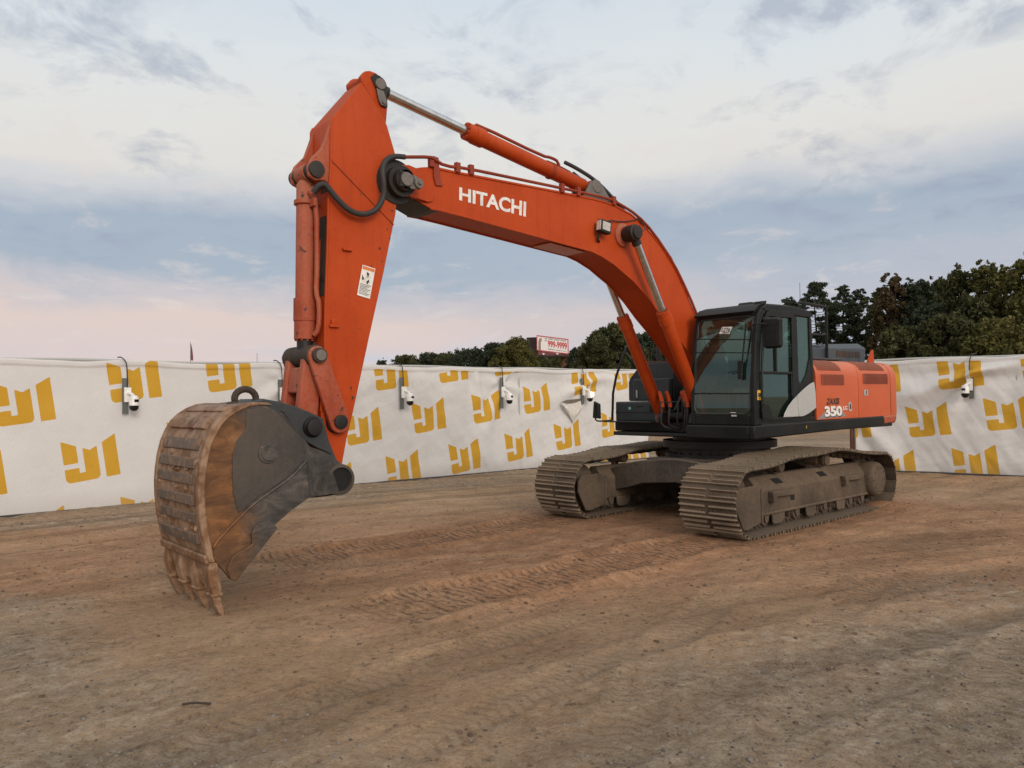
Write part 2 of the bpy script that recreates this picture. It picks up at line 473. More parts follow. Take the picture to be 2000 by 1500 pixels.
for side, nm in ((1, 'near'), (-1, 'far')):
    # the chain is one part; its shoes are sub-parts
    c = MB()
    ring_o = [(p[0] - 0 * 0, p[1]) for p, tt in PATH]
    inner = []
    for p, tt in PATH:
        nrm = np.array([tt[1], -tt[0]])
        inner.append(p - nrm * .05)
    for dy in (-.085, .085):
        c.ring_loft([[(q[0] - nn[0] * w, side * HW + dy + e, q[1] - nn[1] * w) for w, e in ((-.028, -.016), (.028, -.016), (.028, .016), (-.028, .016))]
                     for q, nn in [(inner[i % 50], np.array([PATH[i % 50][1][1], -PATH[i % 50][1][0]])) for i in range(51)]], cap=False)
    chain = c.build('crawler_track', M['track'], EX, rotz=RS)
    chain['label'] = 'muddy steel crawler track on the cab side' if side > 0 else 'muddy steel crawler track on the far side'
    for p, tt in PATH:
        if shoe_me is None:
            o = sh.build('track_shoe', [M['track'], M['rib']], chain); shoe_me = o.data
        else:
            o = bpy.data.objects.new('track_shoe', shoe_me); COL.objects.link(o); o.parent = chain
        nrm = (tt[1], -tt[0])      # outward
        mat = Matrix(((tt[0], 0, nrm[0], p[0]), (0, 1, 0, side * HW), (tt[1], 0, nrm[1], p[1]), (0, 0, 0, 1)))
        # keep it right handed
        mat = Matrix(((tt[0], 0, nrm[0], p[0]), (0, 1, 0, side * HW), (tt[1], 0, nrm[1], p[1]), (0, 0, 0, 1)))
        if mat.to_3x3().determinant() < 0:
            mat = Matrix(((-tt[0], 0, nrm[0], p[0]), (0, 1, 0, side * HW), (-tt[1], 0, nrm[1], p[1]), (0, 0, 0, 1)))
        o.matrix_local = mat @ Matrix.Rotation(random.uniform(-.02, .02), 4, 'Y')
    # side frame
    f = MB()
    sec = [(.20, .23), (.215, .26), (.205, .565), (.06, .745), (-.06, .745), (-.205, .565), (-.215, .26), (-.20, .23)]
    f.prism_x([(side * HW + side * a, b) for a, b in sec], -1.78, 1.53)
    f.prism_x([(side * HW + side * a, b) for a, b in ((.235, .225), (.235, .262), (.13, .262), (.13, .225))], -1.79, 1.52)
    tf = f.build('track_frame', M['frame'], EX, .012, rotz=RS)
    g = MB()
    for s2 in (.205, -.245):
        g.prism_y([(1.50, .594), (1.64, .655), (2.04, .650), (2.13, .56), (2.14, .40), (1.97, .10), (1.86, .085), (1.50, .15)], side * HW + s2, side * HW + s2 + .04)
    g.build('idler_guard', M['frame'], tf, .01)
    b = MB()
    b.prism_y([(1.49, .13), (1.49, .60), (1.535, .61), (1.535, .13)], side * HW + .19, side * HW + .26)
    b.build('guard_flange', M['frame'], tf, .006)
    g = MB(); g.lathe((1.99, side * HW - .09, .47), (0, 1, 0), [(0, .30), (0, .37), (.05, .37), (.06, .395), (.12, .395), (.13, .37), (.18, .37), (.18, .30)], 32)
    g.build('idler', M['frame'], tf)
    g = MB()
    g.lathe((-2.0, side * (HW - .05), .462), (0, side, 0), [(0, .33), (.10, .33), (.10, .29), (.30, .285), (.34, .275), (.375, .245), (.38, .235), (.385, .01)], 32)
    nteeth = 21
    ringp = []
    for i in range(nteeth * 4):
        a = 2 * math.pi * i / (nteeth * 4)
        r = (.335, .385, .385, .335)[i % 4]
        ringp.append((-2.0 + r * math.cos(a), .462 + r * math.sin(a)))
    g.prism_y(ringp, side * HW - .03, side * HW + .03)
    for i in range(10):
        a = i / 10 * 2 * math.pi
        g.cyl((-2.0 + .20 * math.cos(a), side * (HW + .33), .462 + .20 * math.sin(a)), (-2.0 + .20 * math.cos(a), side * (HW + .345), .462 + .20 * math.sin(a)), .016, n=6)
    g.build('final_drive', M['frame'], tf, .006)
    for x in (.89, -.47):
        g = MB()
        g.lathe((x, side * (HW - .16), .86), (0, side, 0), [(0, .07), (.02, .085), (.22, .085), (.23, .07), (.30, .07), (.30, .088), (.335, .092), (.335, .08), (.365, .078), (.37, .06)], 20)
        g.box(x - .05, x + .05, side * HW - .12, side * HW - .04, .72, .86)
        g.build('carrier_roller', M['frame'], tf)
    for i, x in enumerate(np.linspace(1.33, -1.62, 8)):
        g = MB()
        g.lathe((x, side * (HW - .19), .155), (0, side, 0), [(0, .05), (.02, .075), (.06, .075), (.065, .10), (.13, .10), (.135, .085), (.245, .085), (.25, .10), (.315, .10), (.32, .075), (.37, .07), (.38, .045)], 18)
        g.prism_y([(x - .06, .24), (x - .05, .16), (x - .02, .125), (x + .02, .125), (x + .05, .16), (x + .06, .24)], side * HW + .172, side * HW + .215)
        g.build('track_roller', M['frame'], tf)
    for x in (1.05, .1, -.85):
        g = MB()
        g.prism_y([(x - .15, .24), (x - .13, .11), (x - .09, .085), (x + .09, .085), (x + .13, .11), (x + .15, .24)], side * HW + .195, side * HW + .222)
        g.build('roller_guard', M['frame'], tf, .006)
    for x0, x1, z in ((1.28, .70, .50), (-.88, -1.50, .55)):
        g = MB()
        g.obox(((x0 + x1) / 2, side * (HW + .25), z), (1, 0, .02), (0, 1, 0), (0, 0, 1), abs(x1 - x0), .09, .075)
        g.obox((x0 - .05, side * (HW + .25), z - .03), (1, 0, 0), (0, 1, 0), (0, 0, 1), .09, .10, .15)
        g.build('step_bracket', M['frame'], tf, .012)
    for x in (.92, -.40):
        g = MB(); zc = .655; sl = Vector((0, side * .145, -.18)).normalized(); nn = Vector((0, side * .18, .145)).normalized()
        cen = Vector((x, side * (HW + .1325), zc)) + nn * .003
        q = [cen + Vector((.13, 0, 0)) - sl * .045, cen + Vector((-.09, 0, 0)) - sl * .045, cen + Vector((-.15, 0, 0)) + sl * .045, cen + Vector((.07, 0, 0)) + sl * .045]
        g.ngon(q); g.build('access_hole_shade', M['dark'], tf)  # dark patch on the slope paints the shade inside the opening
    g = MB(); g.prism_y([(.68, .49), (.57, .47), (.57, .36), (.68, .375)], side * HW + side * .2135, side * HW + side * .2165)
    g.build('access_hole_shade', M['dark'], tf)

# ---- upper structure deck
d = MB()
d.prism_z([(1.12, .34), (1.12, 1.484), (-2.98, 1.484), (-3.1, 1.35), (-3.1, -1.35), (-2.98, -1.484), (.86, -1.484), (.88, -.30)], 1.30, 1.455)
d.prism_z([(1.33, .345), (1.33, 1.484), (1.121, 1.484), (1.121, .345)], 1.30, 1.438)
d.build('upper_frame', M['black'], EX, .015)
d = MB()   # side skirt on the cab side
d.ring_loft([[(1.335, 1.40, 1.245), (1.335, 1.486, 1.25), (1.335, 1.49, 1.438), (1.335, 1.40, 1.438)],
             [(-.36, 1.40, 1.28), (-.36, 1.488, 1.285), (-.36, 1.492, 1.462), (-.36, 1.40, 1.462)],
             [(-2.66, 1.40, 1.32), (-2.66, 1.488, 1.33), (-2.66, 1.492, 1.484), (-2.66, 1.40, 1.484)]])
d.box(1.28, 1.337, .345, 1.399, 1.244, 1.437)
d.build('side_skirt', M['black'], EX, .02)
d = MB()
d.ring_loft([[(-2.662, 1.40, 1.322), (-2.662, 1.487, 1.331), (-2.662, 1.491, 1.484), (-2.662, 1.40, 1.484)], [(-3.10, 1.40, 1.345), (-3.10, 1.487, 1.352), (-3.10, 1.491, 1.489), (-3.10, 1.40, 1.489)], [(-3.21, 1.36, 1.39), (-3.21, 1.46, 1.40), (-3.21, 1.46, 1.485), (-3.21, 1.36, 1.485)]])
d.build('skirt_corner', M['orange_worn'], EX, .03, label='scuffed orange rear corner of the side skirt')
d = MB()  # belly below the deck, front lip below boom
d.prism_z([(1.05, -1.35), (1.05, .345), (.7, .9), (-1.3, .9), (-1.3, -.9), (.3, -1.35)], 1.235, 1.299)
d.box(.9, 1.16, -1.1, .34, 1.25, 1.298)
d.build('belly_plate', M['grease'], EX, .01)
d = MB()
for y in (-.34, .28):
    d.prism_y([(-.35, 1.456), (-.1, 2.05), (.2, 2.14), (.45, 2.05), (.75, 1.65), (1.16, 1.60), (1.2, 1.456)], y, y + .06)
d.cyl((.287, -.36, 1.97), (.287, .36, 1.97), .09)
d.cyl((.92, -.45, 1.55), (.92, .40, 1.55), .06)
d.build('boom_bracket', M['grease'], EX, .01)

# ---- engine cover on the cab side
pr = [(1.474, 1.472), (1.474, 2.13), (1.466, 2.21), (1.44, 2.285), (1.39, 2.345), (1.31, 2.388), (1.2, 2.405), (.9, 2.42), (.9, 1.472)]
d = MB(); d.prism_x(pr, -1.77, -.41); d.prism_x([(a - (.006 if a > 1 else 0), b - (.004 if b > 2 else 0)) for a, b in pr], -1.785, -1.771); d.prism_x(pr, -2.955, -1.786)
ec = d.build('engine_cover', M['orange_faded'], EX, .012, label='faded orange engine side cover with four dark grilles')
d = MB(); d.prism_x([(-1.3, 1.456), (-1.46, 1.47), (-1.46, 2.2), (-1.3, 2.40), (.88, 2.415), (.88, 1.456)], -2.955, -.42)
d.build('engine_bay', M['grey'], EX, .02)


def cover_pt(x, s):
    """point on the cover skin: s = length up from z=1.472, offset 3 mm"""
    pts = pr[:8]; acc = 0
    for a, b in zip(pts, pts[1:]):
        l = math.hypot(b[0] - a[0], b[1] - a[1])
        if acc + l >= s:
            k = (s - acc) / l
            n = (b[1] - a[1], -(b[0] - a[0])); nl = math.hypot(*n)
            return Vector((x, a[0] + (b[0] - a[0]) * k, a[1] + (b[1] - a[1]) * k)), Vector((0, n[0] / nl, n[1] / nl))
        acc += l


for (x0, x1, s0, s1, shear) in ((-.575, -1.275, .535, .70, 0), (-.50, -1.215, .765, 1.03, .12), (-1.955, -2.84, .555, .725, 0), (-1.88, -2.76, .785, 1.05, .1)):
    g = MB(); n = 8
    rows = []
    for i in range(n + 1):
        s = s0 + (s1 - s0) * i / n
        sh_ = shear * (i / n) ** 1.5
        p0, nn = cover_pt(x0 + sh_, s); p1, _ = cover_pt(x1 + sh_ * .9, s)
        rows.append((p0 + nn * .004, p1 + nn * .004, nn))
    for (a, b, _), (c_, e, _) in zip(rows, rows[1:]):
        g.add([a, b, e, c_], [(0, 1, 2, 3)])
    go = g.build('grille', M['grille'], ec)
    g = MB(); nb = 26
    for k in range(nb + 1):
        q = k / nb
        L0 = [(a.lerp(b, q), nn) for a, b, nn in rows]
        w = .0065 if 0 < k < nb else .012
        ring = []
        for p, nn in L0:
            ring.append([p + Vector((w, 0, 0)), p + Vector((w, 0, 0)) + nn * .006, p + Vector((-w, 0, 0)) + nn * .006, p + Vector((-w, 0, 0))])
        g.ring_loft(ring)
    g.build('grille_slat', M['grille_bar'], ec)
g = MB(); g.box(-2.10, -1.97, 1.4745, 1.482, 1.835, 1.93); g.slot = 1; g.box(-2.05, -2.02, 1.482, 1.486, 1.85, 1.92)
g.build('latch', [M['silver'], M['decal_dark']], ec, .004)
g = MB(); g.prism_y([(-1.43, 1.60), (-1.415, 1.70), (-1.44, 1.735), (-1.49, 1.735), (-1.515, 1.70), (-1.53, 1.60), (-1.50, 1.585), (-1.45, 1.585)], 1.4745, 1.482)
g.slot = 1; g.prism_y([(-1.455, 1.62), (-1.45, 1.69), (-1.47, 1.715), (-1.485, 1.71), (-1.505, 1.62)], 1.482, 1.485)
g.build('door_handle', [M['silver'], M['grey']], ec, .003)
g = MB()
g.prism_y([(-.42, 1.482), (-.66, 1.60), (-1.20, 1.605), (-1.345, 1.508)], 1.4745, 1.4765)
g.build('stripe', M['decal_grey'], ec, label='pale wedge stripe under the numerals')
yt = 1.4785
v, f = text_geo('ZAXIS', ((-.73, yt, 1.80), (-1.13, yt, 1.805), (-.70, yt, 1.70), (-1.115, yt, 1.70)), .035)
g = MB(); g.add(v, f); g.build('lettering', M['decal_dark'], ec, smooth=0)
v, f = text_geo('350', ((-.635, yt, 1.680), (-1.195, yt, 1.680), (-.655, yt, 1.515), (-1.215, yt, 1.520)), .05)
g = MB(); g.add([(a[0] - .012, a[1] - .0004, a[2] - .016) for a in v], f); g.build('lettering', M['decal_dark'], ec, smooth=0)
g = MB(); g.add([(a[0], a[1] + .002, a[2]) for a in v], f); g.build('lettering', M['white'], ec, smooth=0, label='white numerals on the engine cover')
v, f = text_geo('LC', ((-1.235, yt, 1.672), (-1.375, yt, 1.675), (-1.24, yt, 1.61), (-1.38, yt, 1.613)), .05)
g = MB(); g.add(v, f); g.build('lettering', M['white'], ec, smooth=0)

v, f = text_geo('S', ((-.05, 1.495, 1.40), (-.075, 1.495, 1.40), (-.05, 1.495, 1.36), (-.075, 1.495, 1.36)), .03)
g = MB(); g.add(v, f); g.build('sticker', M['yellow'], EX, smooth=0)

# ---- counterweight
def cw_out(k=0.0):
    half = [(-2.975, 1.472), (-3.13, 1.472), (-3.22, 1.46), (-3.28, 1.425), (-3.33, 1.35), (-3.39, 1.15), (-3.47, .75), (-3.52, .3), (-3.53, 0)]
    full = half + [(x, -y) for x, y in half[-2::-1]]
    cx = -2.975
    return [(cx + (x - cx) * (1 - k), y * (1 - k * .35)) for x, y in full]


d = MB()
d.ring_loft([[(x, y, z) for x, y in cw_out(k)] for z, k in ((1.36, .3), (1.385, .12), (1.45, .02), (1.52, 0), (2.12, 0), (2.22, .03), (2.31, .10), (2.375, .22), (2.405, .42))])
d.build('counterweight', M['orange_faded'], EX, .006)
d = MB()
d.prism_x([(a - .004, b - .004) for a, b in pr[:8]] + [(-1.2, 2.395), (-1.44, 2.2), (-1.44, 1.47)], -2.972, -2.957)
d.build('rubber_seal', M['dark'], EX)
d = MB(); d.prism_y([(-3.00, 2.37), (-2.98, 2.44), (-3.12, 2.62), (-3.17, 2.65), (-3.20, 2.37)], 1.06, 1.10)
d.build('lifting_lug', M['orange'], EX, .005)

# ---- hood on top
d = MB()
d.ring_loft([[(-2.02, -.7, 2.41), (-2.02, .82, 2.41), (-3.42, .82, 2.41), (-3.42, -.7, 2.41)],
             [(-2.02, -.7, 2.66), (-2.02, .82, 2.66), (-3.47, .82, 2.70), (-3.47, -.7, 2.70)],
             [(-2.10, -.62, 2.735), (-2.10, .72, 2.735), (-3.38, .72, 2.79), (-3.38, -.62, 2.79)]])
hd = d.build('engine_hood', M['hood'], EX, .012)
for x0 in (-2.35, -2.58, -2.81, -3.04):
    g = MB(); g.box(x0 - .19, x0, .8215, .8245, 2.515, 2.625); g.build('grille', M['grease_brown'], hd, label=None)
d = MB(); d.box(-1.99, -1.2, .2, .82, 2.423, 2.66); d.box(-1.95, -1.3, .3, .75, 2.66, 2.72)
d.build('air_cleaner_box', M['hood'], EX, .02)
d = MB(); d.box(-1.9, -.45, .45, 1.15, 2.424, 2.46); d.build('cover_plate', M['grey'], EX, .01)
d = MB()
d.tube([(-1.95, .86, 2.42), (-1.95, .86, 3.30), (-1.90, .86, 3.36), (-1.08, .86, 3.38), (-.98, .86, 3.33)], .026, 8)
d.tube([(-1.95, .86, 2.88), (-1.5, .86, 2.87), (-1.2, .86, 2.87)], .018, 8)
d.tube([(-1.2, .86, 2.44), (-1.2, .86, 3.36)], .02, 8)
d.build('handrail', M['black'], EX)

# ---- right hand side boxes
d = MB(); d.box(.10, .86, -1.47, -.42, 1.456, 1.79)
tb = d.build('tool_box', M['grey'], EX, .03, seg=3, label='low dark grey tool box beside the boom foot')
g = MB()
for z in (1.60,): g.box(.858, .866, -1.46, -.44, z, z + .012)
g.build('seam', M['dark'], tb)
g = MB(); g.box(.861, .864, -1.17, -1.12, 1.655, 1.70); g.build('sticker', M['teal'], tb)
g = MB(); g.box(.861, .864, -1.0, -.86, 1.70, 1.715); g.box(.861, .864, -.72, -.5, 1.62, 1.72); g.build('latch', M['dark'], tb)
d = MB()
d.ring_loft([[(.5, y, z) for y, z in ((-1.48, 1.795), (-1.48, 2.12), (-1.44, 2.20), (-1.2, 2.42), (-1.15, 2.44), (-.5, 2.44), (-.5, 1.795))],
             [(-.4, y, z) for y, z in ((-1.48, 1.795), (-1.48, 2.12), (-1.44, 2.20), (-1.2, 2.42), (-1.15, 2.44), (-.5, 2.44), (-.5, 1.795))]])
d.build('fuel_tank', M['grey'], EX, .02)
d = MB(); d.box(.502, .60, -1.30, -.52, 1.795, 2.17)
bx = d.build('front_locker', M['grey'], EX, .025)
g = MB(); g.box(.601, .612, -1.22, -1.19, 1.85, 1.98); g.build('latch', M['silver'], bx, .003)
d = MB(); d.box(-.38, .49, -1.18, -.52, 2.441, 2.458); d.build('tank_top_plate', M['rust'], EX, .004)
d = MB(); d.cyl((.25, -1.0, 2.458), (.25, -1.0, 2.72), .055, .05); d.cyl((.1, -.92, 2.458), (.1, -.92, 2.82), .02); d.cyl((.32, -1.1, 2.458), (.32, -1.1, 2.5), .05)
d.tube([(.3, -1.12, 2.46), (.3, -1.12, 2.62), (.26, -1.1, 2.68), (.2, -1.05, 2.66)], .014, 6, 1)
d.build('tank_filler_posts', M['grease'], EX)  # dark uprights and filler at the tank, no exhaust
d = MB(); d.box(.87, 1.20, -1.44, -.45, 1.452, 1.468)
d.build('step_plate', M['black'], EX, .006)
d = MB()
d.tube([(.95, -1.47, 1.455), (.90, -1.5, 1.52), (.865, -1.5, 2.07), (.56, -1.5, 2.66), (.50, -1.5, 2.74), (.30, -1.5, 2.78), (.05, -1.5, 2.76), (.0, -1.49, 2.2)], .021, 8, 1)
d.tube([(.56, -1.5, 2.62), (.33, -1.5, 2.43), (.1, -1.5, 2.25)], .016, 8)
d.build('handrail', M['black'], EX)
d = MB()
d.tube([(.9, -1.49, 1.475), (1.22, -1.5, 1.468), (1.31, -1.5, 1.482), (1.335, -1.5, 1.56), (1.345, -1.5, 1.75)], .013, 8, 1)
mh = d.build('side_mirror', M['black'], EX)
g = MB(); g.ring_loft([[(1.33, -1.56, 1.53), (1.33, -1.41, 1.52), (1.33, -1.42, 1.75), (1.33, -1.53, 1.80)], [(1.28, -1.57, 1.52), (1.28, -1.40, 1.51), (1.28, -1.41, 1.76), (1.28, -1.54, 1.81)]])
g.build('mirror_shell', M['black'], mh, .012)

# ---- cab
YL, YR = 1.455, .385
fp = [(1.263, 1.44), (1.266, 1.77), (1.232, 2.28), (1.167, 2.79), (1.115, 3.0), (1.03, 3.095), (.885, 3.157), (.19, 3.177), (-.30, 3.135), (-.352, 3.09), (-.367, 2.68), (-.407, 1.48)]
cb = MB()


def side(y0, y1):
    cb.prism_y([(1.263, 1.44), (1.266, 1.77), (1.232, 2.28), (1.167, 2.79), (1.115, 3.0), (1.03, 3.095), (.90, 3.05), (.98, 2.99), (1.035, 2.90), (1.075, 2.6), (1.115, 2.2), (1.13, 1.9), (1.125, 1.44)], y0, y1)
    cb.prism_y([(1.03, 3.0951), (.885, 3.157), (.19, 3.177), (-.30, 3.135), (-.352, 3.09), (-.356, 3.03), (.90, 3.0495)], y0, y1)
    cb.prism_y([(1.1245, 1.44), (1.1245, 1.535), (-.405, 1.535), (-.407, 1.44)], y0, y1)
    cb.prism_y([(-.29, 3.0295), (-.357, 3.0295), (-.367, 2.68), (-.405, 1.5355), (-.34, 1.5355), (-.30, 2.3)], y0, y1)


side(YL - .07, YL)
side(YR, YR + .07)
cb.box(1.17, 1.255, YR + .0705, YL - .0705, 1.44, 1.585)
cb.obox((1.09, (YL + YR) / 2, 3.04), (.3, 0, 1), (0, 1, 0), (1, 0, -.3), .11, YL - YR - .142, .09)
cb.box(-.40, -.33, YR + .0705, YL - .0705, 1.44, 2.05)
cb.box(-.355, -.30, YR + .0705, YL - .0705, 2.99, 3.1)
cb.box(-.32, 1.16, YR + .0705, YL - .0705, 1.44, 1.50)
cab = cb.build('cab', M['black'], EX, .016, seg=3)
g = MB()
g.ring_loft([[(1.06, y, 3.07), (.9, y, 3.135 + h), (.2, y, 3.155 + h), (-.30, y, 3.115 + h), (-.34, y, 3.085), (-.3, y, 3.06), (1.0, y, 3.03)] for y, h in ((YR + .02, .0), (YR + .10, .045), (YL - .10, .045), (YL - .02, .0))])
g.build('cab_roof', M['black'], cab, .02, seg=3)
g = MB(); g.ring_loft([[(1.16, y, 3.02), (1.19, y, 3.05), (1.06, y, 3.14), (.88, y, 3.185), (.88, y, 3.165), (1.03, y, 3.13)] for y in (YR + .03, YL - .03)])
g.build('visor', M['black'], cab, .008)
g = MB()
for y0, y1 in ((YL - .16, YL - .03),):
    g.prism_y([(.86, 3.165), (.98, 3.15), (.96, 3.20), (.84, 3.215)], y0, y1)
g.prism_y([(.7, 3.19), (.86, 3.185), (.82, 3.225), (.72, 3.225)], YL - .5, YL - .3)
g.build('roof_bracket', M['black'], cab, .006)
# windshield: follows the front profile just inside the pillars
def fx(z):
    zs = [1.44, 1.77, 2.28, 2.79, 3.0, 3.095]; xs = [1.263, 1.266, 1.232, 1.167, 1.115, 1.03]
    return float(np.interp(z, zs, xs))


g = MB(); zz = list(np.linspace(1.585, 3.0, 12))
g.ring_loft([[(fx(z) - .012, YR + .04, z), (fx(z) - .012, YL - .04, z)] for z in zz], cap=False, closed=False)
g.build('windshield', M['glass'], cab)
g = MB()
def outline(y0, y1, z0, z1, r):
    pts = []
    for cy, cz, a0 in ((y1 - r, z1 - r, 0), (y0 + r, z1 - r, 90), (y0 + r, z0 + r, 180), (y1 - r, z0 + r, 270)):
        for k in range(6):
            a = R(a0 + 90 * k / 5); pts.append((cy + r * math.cos(a), cz + r * math.sin(a)))
    return pts
ol = outline(YR + .07, YL - .075, 1.605, 2.985, .09)
g.tube([(fx(z) - .002, y, z) for y, z in ol + ol[:1]], .014, 6)
g.build('windshield_seal', M['grey'], cab)
g = MB()
for z0_, z1_, r in ((2.715, 2.645, .007), (2.515, 2.46, .006), (1.905, 1.89, .010)):
    g.tube([(fx(z0_) - .004, YR + .07, z0_), (fx(z1_) - .004, YL - .075, z1_)], r, 6)
g.build('window_bar', M['dark'], cab)
g = MB()
g.tube([(1.225, 1.325, 2.88), (1.262, 1.285, 2.4), (1.278, 1.265, 2.2)], .012, 6)
g.obox((1.285, 1.245, 2.22), (1, 0, 0), (0, 1, 0), (0, 0, 1), .02, .05, .26)
g.tube([(1.285, 1.255, 2.22), (1.29, 1.05, 2.19)], .007, 5)
g.build('wiper', M['dark'], cab)
def on_ws(pts, off=.004): return [(fx(z) - .012 + off, y, z) for y, z in pts]
g = MB(); g.add(on_ws([(.875, 2.865), (1.05, 2.855), (1.01, 2.755), (.835, 2.768)]), [(0, 1, 2, 3)])
stk = g.build('number_sticker', M['white'], cab)
v, f = text_geo('1276', ((0, .885, 2.852), (0, 1.03, 2.842), (0, .872, 2.79), (0, 1.015, 2.78)), .01)
g = MB(); g.add([(fx(p[2]) - .012 + .008, p[1], p[2]) for p in v], f); g.add(on_ws([(.90, 2.782), (1.0, 2.777), (.998, 2.768), (.898, 2.773)], .008), [(0, 1, 2, 3)]); g.build('lettering', M['decal_dark'], cab, smooth=0)
g = MB(); g.add(on_ws([(1.065, 1.628), (1.155, 1.626), (1.168, 1.57), (1.08, 1.57)], .006), [(0, 1, 2, 3)])
g.build('label', M['white'], cab)
# door on the left
dr = MB(); ya, yb = YL + .001, YL + .018
dr.prism_y([(1.10, 1.50), (1.105, 1.9), (1.085, 2.3), (1.045, 2.75), (1.0, 2.93), (.91, 3.04), (.80, 3.075), (.20, 3.09), (.175, 3.06), (.17, 2.995), (.86, 2.985), (.93, 2.94), (.975, 2.83), (1.02, 2.5), (1.05, 2.2), (1.055, 1.9), (1.045, 1.55), (1.045, 1.50)], ya, yb)
dr.prism_y([(.17, 2.9945), (.17, 1.56), (.26, 1.56), (.255, 2.9937)], ya, yb)
dr.prism_y([(1.0465, 2.20), (.2595, 2.20), (.2595, 2.165), (1.051, 2.165)], ya, yb)
dr.prism_y([(1.0445, 1.545), (.2605, 1.545), (.2605, 1.50), (1.0445, 1.50)], ya, yb)
door = dr.build('cab_door', M['black'], cab, .005)
g = MB(); g.box(.10, 1.05, YL - .03, YL - .025, 1.535, 2.16); g.build('door_glass', M['glass_dark'], cab)
g = MB(); g.box(.255, .66, YL - .022, YL - .017, 2.2, 3.0); g.build('sliding_window', M['glass'], cab)
g = MB(); g.add([(.64, YL - .035, 2.2), (1.05, YL - .035, 2.2), (1.0, YL - .035, 2.7), (.92, YL - .035, 3.0), (.64, YL - .035, 3.0)], [(0, 1, 2, 3, 4)]); g.build('sliding_window', M['glass'], cab)
g = MB(); g.box(.63, .665, YL - .03, YL - .012, 2.2, 3.0); g.build('window_rail', M['dark'], cab)
g = MB(); g.prism_y([(.075, 3.03), (-.28, 3.025), (-.285, 2.40), (-.19, 2.17), (-.05, 2.03), (.02, 2.03), (.06, 2.15)], YL - .028, YL - .023); g.build('side_window', M['glass'], cab)
g = MB()
g.prism_y([(.169, 1.5355), (.075, 1.5355), (.06, 2.15), (.075, 3.029), (.169, 3.029)], YL - .05, YL - .002)
g.prism_y([(.0745, 1.5355), (-.339, 1.5355), (-.30, 2.3), (-.285, 2.40), (-.19, 2.17), (-.05, 2.03), (.02, 2.03), (.06, 2.10)], YL - .05, YL - .003)
g.build('door_pillar', M['black'], cab, .005)
# silver kick panels
g = MB(); g.prism_y([(.555, 1.542), (.52, 1.60), (.42, 1.70), (.30, 1.78), (.20, 1.832), (.165, 1.845), (.158, 1.70), (.13, 1.541)], YL + .0185, YL + .032)
g.build('kick_panel', M['silver'], cab, .006, label='silver grey pointed panel on the door')
g = MB(); g.prism_y([(.148, 1.852), (.02, 1.915), (-.12, 1.98), (-.25, 2.03), (-.34, 2.052), (-.375, 1.9), (-.385, 1.66), (-.28, 1.62), (-.15, 1.575), (.0, 1.54), (.115, 1.541), (.145, 1.70)], YL + .001, YL + .03)
g.build('kick_panel', M['silver'], cab, .008, label='silver grey panel behind the door')
g = MB(); g.slot = 0; g.prism_y([(1.185, 1.935), (1.08, 1.935), (1.085, 1.797), (1.19, 1.798)], YL + .0005, YL + .003)
g.slot = 1; g.prism_y([(1.165, 1.895), (1.10, 1.895), (1.105, 1.835), (1.168, 1.835)], YL + .003, YL + .0045); g.prism_y([(1.15, 1.825), (1.115, 1.825), (1.115, 1.805), (1.15, 1.805)], YL + .003, YL + .0045)
g.build('warning_sticker', [M['yellow'], M['decal_dark']], cab)
g = MB(); g.tube([(1.22, YL - .02, 2.835), (1.40, 1.56, 2.845), (1.16, 1.62, 2.845), (1.11, 1.62, 2.80), (1.10, 1.62, 2.74)], .011, 6, 1)
mr = g.build('side_mirror', M['black'], cab)
g = MB()
g.ring_loft([[(1.10 + dx, 1.66 + k * yy, 2.735 + k * zz2) for yy, zz2 in ((-.135, -.20), (-.10, -.225), (.11, -.225), (.14, -.20), (.14, .17), (.10, .20), (-.11, .205), (-.14, .17))] for dx, k in ((.05, .6), (.04, .88), (.0, 1), (-.02, 1), (-.021, .9))])
g.build('mirror_shell', M['black'], mr)
g = MB(); g.tube([(1.085, YL + .03, 2.62), (1.11, YL + .045, 2.3), (1.105, YL + .03, 2.1)], .012, 6); g.tube([(.14, YL + .02, 1.62), (.05, YL + .02, 1.6)], .005, 5)
g.build('grab_handle', M['grey'], cab)
g = MB(); g.ring_loft([[(1.09, YL + .012, 1.53), (1.09, YL + .03, 1.53)], [(1.12, YL + .012, 1.64), (1.12, YL + .03, 1.64)], [(1.05, YL + .012, 1.74), (1.05, YL + .03, 1.74)]], cap=False, closed=False)
g.prism_y([(1.095, 1.535), (1.115, 1.62), (1.09, 1.70), (1.02, 1.745), (.93, 1.72), (.86, 1.62), (.82, 1.545), (.93, 1.525)], YL + .019, YL + .03)
g.build('door_step_panel', M['black'], cab, .006)
# interior
g = MB()
g.ring_loft([[(.10 + a, y, z + b) for a, b in ((0, 0), (.52, 0), (.56, .06), (.5, .12), (0, .10))] for y, z in ((.66, 1.86), (.70, 1.855), (1.10, 1.855), (1.14, 1.86))])
g.ring_loft([[(x, y, z) for x, z in ((.16, 1.95), (.04, 2.05), (-.02, 2.55), (.03, 2.68), (.10, 2.66), (.12, 2.5), (.2, 2.05))] for y in (.68, .72, 1.08, 1.12)])
g.ring_loft([[(x, y, z) for x, z in ((.0, 2.68), (-.02, 2.86), (.06, 2.9), (.10, 2.84), (.09, 2.68))] for y in (.78, 1.02)])
g.build('operator_seat', M['seat'], cab, .03)
g = MB()
g.box(.1, .62, .48, .62, 1.5, 2.02); g.box(.1, .62, 1.19, 1.31, 1.5, 2.0); g.box(-.2, .5, .7, 1.1, 1.5, 1.8)
g.box(.62, .78, .47, .60, 1.5, 2.06); g.obox((1.05, .62, 2.04), (1, 0, .3), (0, 1, 0), (-.3, 0, 1), .05, .17, .22)
